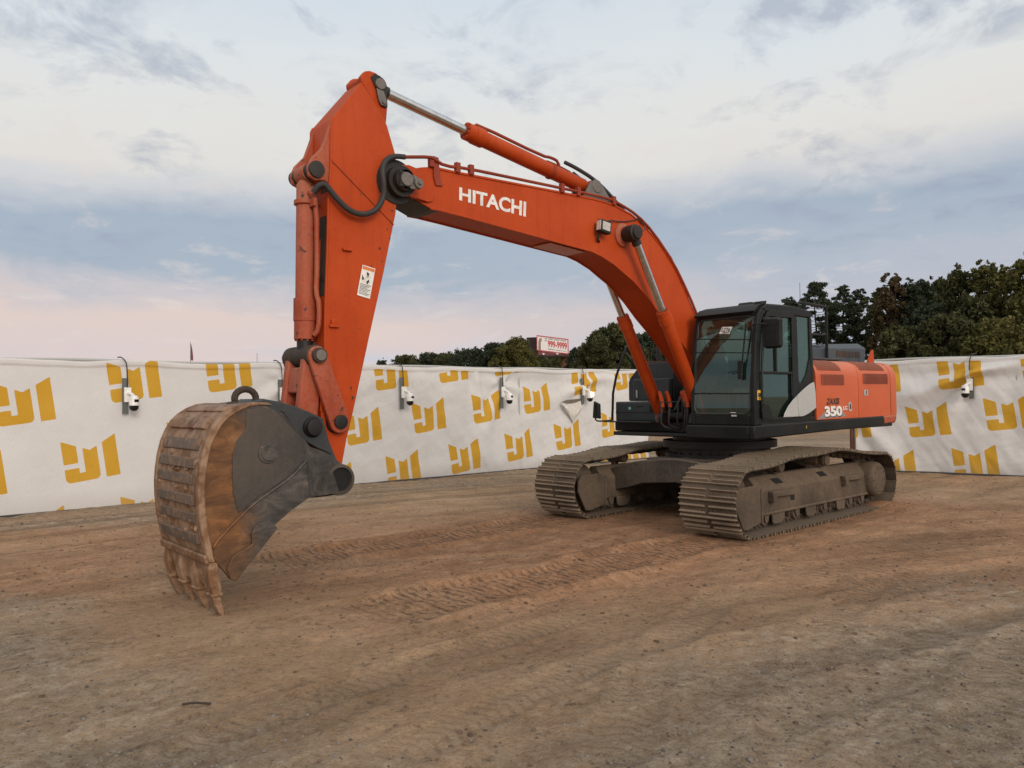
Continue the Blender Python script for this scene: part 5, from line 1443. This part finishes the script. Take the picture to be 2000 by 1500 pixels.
def fence(name, a_, b_, s0, s1, emblems, wrinkle, pulls, label, sag):
    """cloth along y = a + b x, running parameter s = x*sqrt(1+b^2)"""
    q = math.hypot(1, b_); dirv = np.array([1 / q, b_ / q]); nrm = np.array([b_, -1]) / q
    if nrm[1] > 0: nrm = -nrm
    S_, Z_ = np.meshgrid(np.arange(s0, s1, .018), np.linspace(.0, FH, 146))
    pr_ = np.full_like(S_, 9.0)
    for (es, ez, er) in emblems: pr_ = np.minimum(pr_, emblem_sdf(S_, Z_, es, ez, er))
    wr = wrinkle(S_)
    pr_ = np.where((Z_ > FH - .085) & (S_ > -4.6), 9.0, pr_)
    dd = (fbm(S_ * .8 + Z_ * .35, Z_ * .5, 3, 4) - .5) * .15 * wr
    dd += (fbm(S_ * 2.6 + Z_ * 1.4, Z_ * .55, 13, 4) - .5) * .030 * wr
    dd += (fbm(S_ * 1.1 - Z_ * 2.2, Z_ * 1.2 + S_ * .5, 23, 4) - .5) * .035 * wr
    for (ps, pz, ang, amp, ln, fr_) in pulls:       # folds radiating from the points where the cloth is tied
        u1 = (S_ - ps) * math.cos(ang) + (Z_ - pz) * math.sin(ang); u2 = -(S_ - ps) * math.sin(ang) + (Z_ - pz) * math.cos(ang)
        w_ = np.exp(-(u1 / ln) ** 2) * np.exp(-(u2 / (.12 + .3 * np.abs(u1))) ** 2)
        dd += amp * w_ * np.cos(u2 / (.05 + .11 * np.abs(u1)) * fr_)
    hem = sst(FH - .115, FH - .10, Z_)
    dd = dd * sst(FH, FH - .35, Z_) * (1 - hem) + .022 * hem * sst(FH + .01, FH - .03, Z_)
    zt = Z_ + (Z_ / FH) ** 3 * (sag * (np.sin(S_ * 2.6) * .5 + fbm(S_ * 1.2, S_ * 0, 33, 2) - .8))
    v_ = np.stack([S_ / q + nrm[0] * dd, a_ + b_ * S_ / q + nrm[1] * dd, zt + .02], -1).reshape(-1, 3)
    r_, c_ = S_.shape; ix = np.arange(r_ * c_).reshape(r_, c_)
    fq = np.stack([ix[:-1, :-1], ix[:-1, 1:], ix[1:, 1:], ix[1:, :-1]], -1).reshape(-1, 4)
    root = empty(name, (0, 0, 0)); tag(root, label, 'fence')
    me = grid_mesh('banner_cloth', v_, fq, {'print': np.clip(pr_ / .08 + .5, 0, 1)}); me.materials.append(CLOTH)
    me.polygons.foreach_set('use_smooth', [True] * len(me.polygons))
    o = bpy.data.objects.new('banner_cloth', me); COL.objects.link(o); o.parent = root
    P3 = lambda s, z, off: Vector((s / q + nrm[0] * off, a_ + b_ * s / q + nrm[1] * off, z))
    g = MB(); g.tube([P3(s, FH + .01 + .012 * math.sin(s * 1.7), -.03) for s in np.linspace(s0, s1, 60)], .03, 8); g.build('top_rail', M['silver'], root)
    for s in np.arange(s0 + .4, s1, 2.98):
        g = MB(); g.cyl(P3(s, 0, -.09), P3(s, FH - .02, -.09), .035, n=10); g.build('fence_post', M['silver'], root)
    g = MB(); g.ring_loft([[P3(s, -.02, .05), P3(s, .016, .02), P3(s, .016, -.05), P3(s, -.02, -.06)] for s in np.linspace(s0, s1, 40)]); g.build('hem_shadow', M['decal_dark'], root)  # dark strip under the hem, a shadow line put in as colour
    return root, P3, nrm, dirv


rot = R(7.6)
EM = [(-11.47, 2.24), (-9.69, 2.62), (-7.92, 2.82), (-10.43, 1.2), (-12.2, 1.0), (-9.46, .15), (-8.64, 1.50), (-11.26, -.03), (-6.86, 1.60), (-7.68, .35), (-5.9, 3.0), (-4.15, 2.82), (-2.38, 3.0), (-.65, 3.2),
      (2.15, 2.66), (3.85, 2.80), (-4.89, 1.60), (-3.1, 1.80), (-1.33, 1.98), (.42, 2.18), (-5.6, .38), (-3.82, .57), (-2.05, .76), (-.24, .95), (1.55, 1.15), (3.3, 1.42), (5.0, 1.6), (2.7, .12), (4.4, .3),
      (-13.2, 2.05), (-13.9, .85), (-12.9, -.2), (-14.9, 1.9)]
fl, PL, nl, dl = fence('banner_fence', 20.668, .841, -15, 5.45, [(s, z, rot) for s, z in EM],
                       lambda S_: .22 + 1.35 * sst(-7.2, -4.6, S_), [(-6.2, 2.3, R(-140), .09, 1.0, 1), (-.3, 2.25, R(-115), .085, 1.7, 1), (2.6, 2.2, R(200), .09, 1.3, 1), (-.2, 2.2, R(-15), .05, 1.0, 1), (-1.2, 2.6, R(-80), .07, 1.4, 1), (-6.3, 2.3, R(-40), .03, .8, 1)],
                       'long white banner fence with yellow emblems running behind the bucket and arm', .035)
ER = [(10.77, 2.56), (12.48, 2.66), (11.8, 1.54), (13.41, 1.72), (12.74, .57), (14.11, 2.82), (11.06, .40), (10.09, 1.45), (14.4, .75), (15.1, 1.9), (15.8, 2.95), (16.1, .95), (16.8, 2.1), (13.6, -.4)]
fr_, PR, nr, dr_ = fence('banner_fence', 26.035, -.772, 10.68, 17.5, [(s, z, R(6.5)) for s, z in ER],
                         lambda S_: 1.7 + 0 * S_, [(13.2, 2.3, R(20), .10, 1.6, 1), (13.1, 2.2, R(-160), .10, 1.8, 1), (13.1, 2.1, R(-120), .09, 1.7, 1), (11.0, 2.6, R(-40), .09, 1.6, 1), (10.7, 1.4, R(-55), .10, 1.8, 1)],
                         'shorter wrinkled white banner fence with yellow emblems at the right, behind the engine end', .04)
# torn flap under the fifth camera
g = MB()
top_ = [PL(s, z, .045) for s, z in ((1.72, 1.74), (1.95, 1.70), (2.2, 1.72), (2.45, 1.78), (2.68, 1.82))]
mid_ = [PL(s, z, .10) for s, z in ((1.80, 1.62), (1.98, 1.48), (2.18, 1.36), (2.36, 1.50), (2.56, 1.68))]
tip_ = [PL(s, z, .07) for s, z in ((1.84, 1.56), (2.02, 1.36), (2.16, 1.18), (2.32, 1.36), (2.52, 1.62))]
for A_, B_ in ((top_, mid_), (mid_, tip_)):
    for i in range(4): g.add([A_[i], A_[i + 1], B_[i + 1], B_[i]], [(0, 1, 2, 3)])
g.build('torn_flap', plain('banner back', (.60, .575, .53, 1), .9), fl, smooth=60)
g = MB(); tp = [PL(s, z, .05) for s, z in ((1.72, 1.76), (2.0, 1.72), (2.3, 1.74), (2.6, 1.83), (2.66, 1.86), (2.45, 1.845), (2.2, 1.83), (1.95, 1.82))]
g.ngon(tp); g.build('tear', plain('shadow gap', (.16, .13, .105, 1), .9), fl)


# ------------------------------------------------------------------ security cameras on the fence
def sec_cam(P3, nrm, dirv, s, zt, zb, label, lit=False, flip=1, cable=True):
    base = P3(s, zb, .06)
    root = empty('security_camera', base); tag(root, label, 'camera', 'security cameras mounted on the banner fences')
    n_ = Vector((nrm[0], nrm[1], 0)); t_ = Vector((dirv[0], dirv[1], 0)) * flip; z_ = Vector((0, 0, 1))
    A = lambda u_, v_, w_: t_ * u_ + n_ * v_ + z_ * w_
    h_ = zt - zb
    g = MB(); g.obox(A(0, .015, h_ / 2), t_, n_, z_, .10, .035, h_); g.build('mounting_board', M['board'], root, .004)
    g = MB(); g.obox(A(.03, .06, h_ * .53), t_, n_, z_, .12, .055, .27); g.build('junction_box', M['cam_white'], root, .008)
    g = MB(); g.tube([A(.03, .08, h_ * .58), A(.06, .17, h_ * .56), A(.10, .20, h_ * .50)], .028, 8, 1); g.build('bracket_arm', M['cam_white'], root)
    c_ = A(.10, .21, h_ * .47)
    g = MB(); g.lathe(c_, (0, 0, -1), [(-.03, .03), (-.01, .065), (.03, .082), (.155, .085), (.16, .08)], 20); g.build('camera_body', M['cam_white'], root)
    g = MB(); d_ = (n_ * 1.0 + t_ * .35).normalized(); sdv = Vector((0, 0, 1)).cross(d_)
    g.obox(c_ + d_ * .078 - z_ * (.05 if lit else .07), sdv, d_, z_, .10 if lit else .085, .03 if lit else .02, .10 if lit else .05); g.build('front_window', M['lamp'] if lit else M['cam_black'], root, .004)
    g = MB(); g.lathe(c_ - z_ * .161, (0, 0, -1), [(0, .082), (.03, .082), (.06, .074), (.085, .055), (.10, .028), (.105, .002)], 20); g.build('camera_dome', M['cam_black'], root)
    if cable:
        g = MB(); g.tube([A(.03, .05, h_ * .66), A(.035, .03, h_ * .9), A(.03, .02, h_ + .25), A(.0, .0, FH - zb + .03), A(-.05, -.07, FH - zb + .09), A(-.10, -.1, FH - zb + .08)], .011, 6, 2); g.build('cable', M['hose'], root)
    return root


for s, zt, zb, lab, lit in ((-9.38, 2.35, 1.69, 'white dome security camera on a grey board, leftmost, left of the bucket', False),
                            (-6.38, 2.34, 1.69, 'white dome security camera half hidden between the bucket lifting eye and the arm link', False),
                            (-3.42, 2.40, 1.66, 'white dome security camera on a grey board just right of the excavator arm', False),
                            (-.42, 2.42, 1.62, 'white dome security camera midway between the arm and the lit camera', False),
                            (2.52, 2.42, 1.66, 'white dome security camera with a glowing lamp beside the torn banner', True)):
    sec_cam(PL, nl, dl, s, zt, zb, lab, lit)
sec_cam(PR, nr, dr_, 13.2, 2.32, 1.72, 'white dome security camera on the right hand fence behind the engine end', False, -1)

k_ = MB(); pb = PR(10.58, 0, -.05)
k_.cyl((pb.x, pb.y, -.05), (pb.x, pb.y, 2.3), .055, n=10)
tag(k_.build('fence_post', M['rust']), 'brown rusty post standing at the open end of the right fence', 'post')
k_ = MB(); pb = PR(10.66, 0, .0)
k_.cyl((pb.x, pb.y, -.02), (pb.x, pb.y, 2.6), .012, n=6)
tag(k_.build('tension_rod', M['pin']), 'thin grey rod at the edge of the right banner', 'rod')

# ------------------------------------------------------------------ billboard far behind
BB = empty('billboard', (10.0, 150, 0)); tag(BB, 'white roadside billboard with red numerals and a red frame above the trees', 'billboard')
bx0, bx1, bz0, bz1 = -5.2, .95, 11.05, 13.95
yl, yr = 0.0, 1.6


def bp(u_, w_, off=0): return Vector((bx0 + (bx1 - bx0) * u_, yl + (yr - yl) * u_ - off, bz0 + (bz1 - bz0) * w_ - .72 * u_))


g = MB(); g.ring_loft([[bp(0, 0), bp(1, 0), bp(1, 1), bp(0, 1)], [bp(0, 0, -.25), bp(1, 0, -.25), bp(1, 1, -.25), bp(0, 1, -.25)]]); g.build('panel', plain('billboard white', (.74, .70, .68, 1), .6), BB)
redm = plain('billboard red', (.50, .035, .05, 1), .6)
g = MB()
for a_, b_, c__, d__ in ((0, 0, 1, .05), (0, .95, 1, 1), (0, .05, .02, .95), (.98, .05, 1, .95)):
    g.ring_loft([[bp(a_, b_, .04), bp(c__, b_, .04), bp(c__, d__, .04), bp(a_, d__, .04)], [bp(a_, b_, .12), bp(c__, b_, .12), bp(c__, d__, .12), bp(a_, d__, .12)]])
g.build('frame', redm, BB)
v, f = text_geo('999-9999', (bp(.35, .75, .06), bp(.95, .74, .06), bp(.35, .32, .06), bp(.95, .28, .06)), .025)
g = MB(); g.add(v, f); g.build('lettering', redm, BB, smooth=0, label='red numerals')
g = MB()
for u0, u1, w0, w1 in ((.26, .34, .83, .88), (.37, .52, .82, .89), (.55, .72, .82, .89), (.75, .92, .82, .89), (.25, .33, .70, .76), (.35, .55, .16, .22), (.58, .92, .15, .19)):
    g.add([bp(u0, w0, .06), bp(u1, w0, .06), bp(u1, w1, .06), bp(u0, w1, .06)], [(0, 1, 2, 3)])
g.build('small_print', plain('billboard grey print', (.35, .33, .33, 1), .6), BB)
g = MB(); g.slot = 0; g.add([bp(.05, .06, .06), bp(.16, .06, .06), bp(.17, .55, .06), bp(.14, .80, .06), bp(.09, .82, .06), bp(.06, .6, .06)], [(0, 1, 2, 3, 4, 5)])
g.slot = 1; g.add([bp(.13, .06, .07), bp(.18, .06, .07), bp(.17, .6, .07), bp(.13, .62, .07)], [(0, 1, 2, 3)]); g.slot = 2; g.add([bp(.12, .70, .08), bp(.16, .70, .08), bp(.16, .86, .08), bp(.12, .86, .08)], [(0, 1, 2, 3)])
g.build('picture', [plain('picture brown', (.22, .16, .11, 1)), plain('picture white', (.75, .74, .72, 1)), plain('picture tan', (.4, .25, .17, 1))], BB, smooth=0)
g = MB(); g.ring_loft([[bp(.04, -.26, -.1), bp(1, -.20, -.1), bp(1, -.01, -.1), bp(.04, -.01, -.1)], [bp(.04, -.26, -.3), bp(1, -.20, -.3), bp(1, -.01, -.3), bp(.04, -.01, -.3)]]); g.build('skirt', plain('billboard brown red', (.20, .035, .035, 1), .7), BB)
g = MB(); g.ring_loft([[(bx0 - 1.85, 3.0, bz0 - .15), (bx0 + .3, .3, bz0 - .75), (bx0 + .3, .3, bz1 - .35), (bx0 - 1.85, 3.0, bz1 - .2)], [(bx0 - 1.80, 3.3, bz0 - .15), (bx0 + .35, .6, bz0 - .75), (bx0 + .35, .6, bz1 - .35), (bx0 - 1.80, 3.3, bz1 - .2)]]); g.build('rear_panel', plain('billboard back', (.035, .022, .022, 1), .8), BB)
g = MB(); g.cyl((.0, 2.2, 0), (.0, 2.2, 11), .55, n=16); g.build('pole', M['rust'], BB)
g = MB(); g.box(-5.0, .9, -1.0, -.9, bz0 - .95, bz0 - .88); g.box(-5.0, .9, -.5, 2.4, bz0 - 1.25, bz0 - 1.0); g.build('catwalk', M['decal_dark'], BB)
for x in (-4.0, -1.4):
    g = MB(); g.tube([(x, 0, bz0 - .9), (x, -1.0, bz0 - .9), (x, -1.2, bz0 - .8)], .05, 6); g.lathe((x, -1.2, bz0 - .95), (0, .5, 1), [(0, .12), (.22, .28), (.25, .26)], 12); g.build('flood_light', M['cam_white'], BB)

# ------------------------------------------------------------------ distant things over the left fence
def at(px, py, dist):
    """world point whose bearing and height were read off the photograph, at a chosen distance"""
    ray = RT * ((px - 1000) / FPX) - UP * ((py - 750) / FPX) + D
    return Vector((0, 0, 1.859)) + ray * (dist / ray.y)


p = at(372, 668, 160); fp_ = empty('flagpole', (p.x, p.y, 0)); tag(fp_, 'distant pole with a limp dark red flag above the left fence', 'flagpole')
g = MB(); g.cyl((0, 0, 0), (0, 0, p.z), .09, .05, n=8); g.build('pole', M['pin'], fp_)
g = MB(); g.ring_loft([[(.06, 0, p.z - .4), (.10, .1, p.z - .4), (.16, 0, p.z - .5)], [(.06, 0, p.z - 1.6), (.28, .2, p.z - 1.6), (.40, 0, p.z - 1.7)], [(-.1, 0, p.z - 3.0), (.25, .25, p.z - 3.1), (.55, 0, p.z - 3.2)], [(.0, 0, p.z - 3.7), (.2, .2, p.z - 3.7), (.5, 0, p.z - 3.8)]]); g.build('flag', plain('faded flag cloth', (.17, .07, .085, 1), .9), fp_)
for px, py, dist, lab in ((502, 690, 170, 'hair thin distant mast above the left fence, between flag and arm'), (1562, 552, 150, 'thin aerial rising above the pines behind the cab')):
    p = at(px, py, dist); g = MB(); g.cyl((p.x, p.y, 0), (p.x, p.y, p.z), .10, .05, n=6); o = g.build('radio_mast', M['pin']); tag(o, lab, 'mast')


# ------------------------------------------------------------------ trees
def leaves(cent, rad, dens, size, flat=1.0, up=.3):
    """leaf quads spread through clumps; returns vertex and quad arrays"""
    V_, n_tot = [], 0
    for c_, r_, in zip(cent, rad):
        n_ = max(8, int(dens * r_ ** 2))
        d_ = RNG.normal(size=(n_, 3)); d_ /= np.linalg.norm(d_, axis=1)[:, None]
        rr = r_ * RNG.random((n_, 1)) ** .45
        p_ = np.asarray(c_) + d_ * rr * np.array([1, 1, flat])
        a_ = RNG.normal(size=(n_, 3)); a_ /= np.linalg.norm(a_, axis=1)[:, None]
        b_ = np.cross(a_, RNG.normal(size=(n_, 3))); b_ /= np.linalg.norm(b_, axis=1)[:, None]
        s_ = size * RNG.uniform(.55, 1.35, (n_, 1)); e_ = RNG.uniform(.45, .9, (n_, 1))
        V_.append(np.stack([p_ - a_ * s_, p_ + b_ * s_ * e_ * .7, p_ + a_ * s_, p_ - b_ * s_ * e_ * .7], 1).reshape(-1, 3)); n_tot += n_
    v_ = np.concatenate(V_); return v_, np.arange(n_tot * 4).reshape(-1, 4)


def make_tree(name, base, h, w, kind, mat, label, group, dens=1.0):
    root = empty(name, base); tag(root, label, 'tree', group)
    tr = MB(); lean = RNG.uniform(-.02, .02, 2) * h
    r0 = .018 * h
    pts = [(lean[0] * t_ ** 2 + RNG.uniform(-.01, .01) * h, lean[1] * t_ ** 2, h * .93 * t_) for t_ in np.linspace(0, 1, 8)]
    rings = []
    for i, p_ in enumerate(pts):
        r_ = r0 * (1 - .85 * i / 7); rings.append([(p_[0] + r_ * math.cos(k), p_[1] + r_ * math.sin(k), p_[2]) for k in np.linspace(0, 2 * math.pi, 8, endpoint=False)])
    tr.ring_loft(rings)
    cent, rad = [], []
    if kind == 'pine':
        n_ = 84
        for i in range(n_):
            t_ = .30 + .68 * (i + RNG.random()) / n_
            rr = w * (.30 + .9 * math.sin(math.pi * min(1, max(0, (t_ - .28) / .78))) ) * RNG.uniform(.35, 1.0)
            if t_ > .9: rr *= .5
            an = i * 2.4 + RNG.uniform(-.5, .5)
            z_ = h * t_
            c_ = (math.cos(an) * rr + lean[0] * t_ ** 2, math.sin(an) * rr + lean[1] * t_ ** 2, z_ + rr * .12)
            k_r = w * RNG.uniform(.17, .38) * (1.0 if t_ < .85 else .8)
            cent.append(c_); rad.append(k_r)
            tr.tube([(lean[0] * t_ ** 2, lean[1] * t_ ** 2, z_ - rr * .15), (c_[0] * .6, c_[1] * .6, z_ - .02 * h), c_], .0035 * h * (1.1 - t_ * .7), 5)
            for _ in range(2):
                cent.append((c_[0] + RNG.uniform(-.5, .5) * k_r * 1.4, c_[1] + RNG.uniform(-.5, .5) * k_r * 1.4, c_[2] + RNG.uniform(-.3, .35) * k_r)); rad.append(k_r * RNG.uniform(.4, .7))
        v_, q_ = leaves(cent, rad, 430 * dens, .13, .55)
    else:
        n_ = 170
        for i in range(n_):
            t_ = RNG.uniform(.08, .97) if kind == 'bushy' else RNG.uniform(.25, .97)
            prof_ = math.sin(math.pi * (t_ * .80 + .17)) ** .6
            rr = w * prof_ * RNG.random() ** .45; an = RNG.uniform(0, 2 * math.pi)
            c_ = (math.cos(an) * rr, math.sin(an) * rr, h * t_)
            cent.append(c_); rad.append(w * RNG.uniform(.12, .30))
            if i % 3 == 0: tr.tube([(0, 0, h * max(.12, t_ - .22)), (c_[0] * .5, c_[1] * .5, h * (t_ - .08)), c_], .004 * h, 5)
        for i in range(60):       # sprigs breaking the outline
            t_ = RNG.uniform(.35, 1.0); an = RNG.uniform(0, 6.28); rr = w * math.sin(math.pi * (t_ * .80 + .17)) ** .6 * RNG.uniform(.9, 1.22)
            cent.append((math.cos(an) * rr, math.sin(an) * rr, h * t_ * RNG.uniform(.98, 1.04))); rad.append(w * RNG.uniform(.07, .14))
        v_, q_ = leaves(cent, rad, 520 * dens, .175, .9)
    tr.build('trunk', M['bark'], root)
    me = grid_mesh('crown', v_, q_); me.materials.append(M[mat])
    o = bpy.data.objects.new('crown', me); COL.objects.link(o); o.parent = root
    return root


def tree_at(px, ytop, dist, wpx, kind, mat, label, group, name=None, dens=1.0):
    p_ = at(px, ytop, dist)
    make_tree(name or ('pine_tree' if kind == 'pine' else 'broadleaf_tree'), (p_.x, p_.y, 0), p_.z, wpx * dist / FPX / 2, kind, M and mat, label, group, dens)


GL, GR_ = 'trees far behind the left fence', 'trees behind the right fence'
for px, yt, ds, wp, kind, mat, lab in (
        (745, 702, 150, 22, 'bushy', 'pine', 'tiny dark tree top next to the arm edge, start of the left tree line'),
        (790, 698, 140, 60, 'bushy', 'oak', 'low rounded dark tree second in the left tree line'),
        (838, 692, 140, 55, 'bushy', 'pine', 'low dark tree above the emblem just right of the first fence camera past the arm'),
        (872, 690, 138, 46, 'bushy', 'oak', 'low tree between two dark pines, left of the tall thin spire tree'),
        (905, 684, 135, 50, 'bushy', 'pine', 'dark conical tree left of the thin spire tree'),
        (933, 679, 135, 30, 'bushy', 'pine', 'thin spire shaped tree in the left tree line'),
        (968, 672, 132, 56, 'bushy', 'pine', 'dark pointed tree two places left of the billboard'),
        (1004, 664, 128, 66, 'bushy', 'olive', 'lighter green tree touching the left side of the billboard'),
        (1040, 694, 165, 60, 'bushy', 'oak', 'dark tree below the rear panel of the billboard'),
        (1090, 698, 170, 80, 'bushy', 'oak', 'dark low tree under the front face of the billboard'),
        (1128, 683, 140, 40, 'bushy', 'pine', 'small dark tree just right of the billboard'),
        (1152, 674, 130, 46, 'bushy', 'oak', 'small tree between the billboard and the big round tree'),
        (1196, 640, 95, 96, 'bushy', 'oak', 'big round tree left of the far boom cylinder'),
        (1256, 652, 100, 62, 'bushy', 'pine', 'dark tree seen between the far boom cylinder and the boom'),
        (1302, 660, 100, 60, 'bushy', 'pine', 'dark tree behind the lower boom, left of the cab')):
    tree_at(px, yt, ds, wp * 1.45, kind, mat, lab, GL, dens=.7 if ds > 110 else 1.0)
for px, yt, ds, wp, kind, mat, lab in (
        (1420, 618, 85, 90, 'bushy', 'oak', 'tree seen through the cab windshield'),
        (1490, 612, 85, 80, 'bushy', 'pine', 'tree seen through the cab door window'),
        (1540, 579, 85, 56, 'pine', 'pine', 'low pine rising just above the rear of the cab roof'),
        (1592, 551, 80, 84, 'pine', 'pine', 'tall dark pine with an aerial beside it, behind the cab handrail'),
        (1642, 558, 80, 66, 'pine', 'pine', 'slim dark pine right of the handrail, sky between its boughs'),
        (1676, 563, 82, 60, 'pine', 'pine', 'open dark pine above the blue grey engine hood'),
        (1708, 566, 78, 64, 'pine', 'oak', 'scrawny green tree between the pines and the brown topped tree'),
        (1741, 536, 72, 74, 'bushy', 'autumn', 'tree with a browning upright top above the rear of the engine cover'),
        (1790, 545, 72, 92, 'bushy', 'pine', 'dark dense tree right of the brown topped tree'),
        (1838, 543, 74, 90, 'bushy', 'oak', 'dark broad tree in the middle of the right hand trees'),
        (1872, 528, 66, 92, 'bushy', 'oak', 'domed dark tree above the camera on the right fence'),
        (1918, 514, 64, 80, 'bushy', 'olive', 'yellowish green tree right of the domed dark tree'),
        (1956, 520, 62, 74, 'bushy', 'olive', 'yellowish tree second from the right picture edge'),
        (2004, 500, 58, 92, 'bushy', 'olive', 'tallest yellowing tree at the right picture edge'),
        (1765, 640, 60, 120, 'bushy', 'oak', 'low bushy undergrowth tree in front of the brown topped tree'),
        (1850, 620, 58, 130, 'bushy', 'oak', 'low dark undergrowth tree below the domed tree'),
        (1945, 625, 54, 130, 'bushy', 'olive', 'low olive undergrowth tree at the right above the fence'),
        (1812, 600, 64, 110, 'bushy', 'pine', 'dark filler tree standing between the dense and the broad tree'),
        (1900, 580, 60, 100, 'bushy', 'oak', 'dark tree low behind the two yellowish trees'),
        (2060, 520, 58, 110, 'bushy', 'olive', 'yellowing tree half outside the right picture edge')):
    tree_at(px, yt, ds, wp, kind, mat, lab, GR_, dens=1.0)
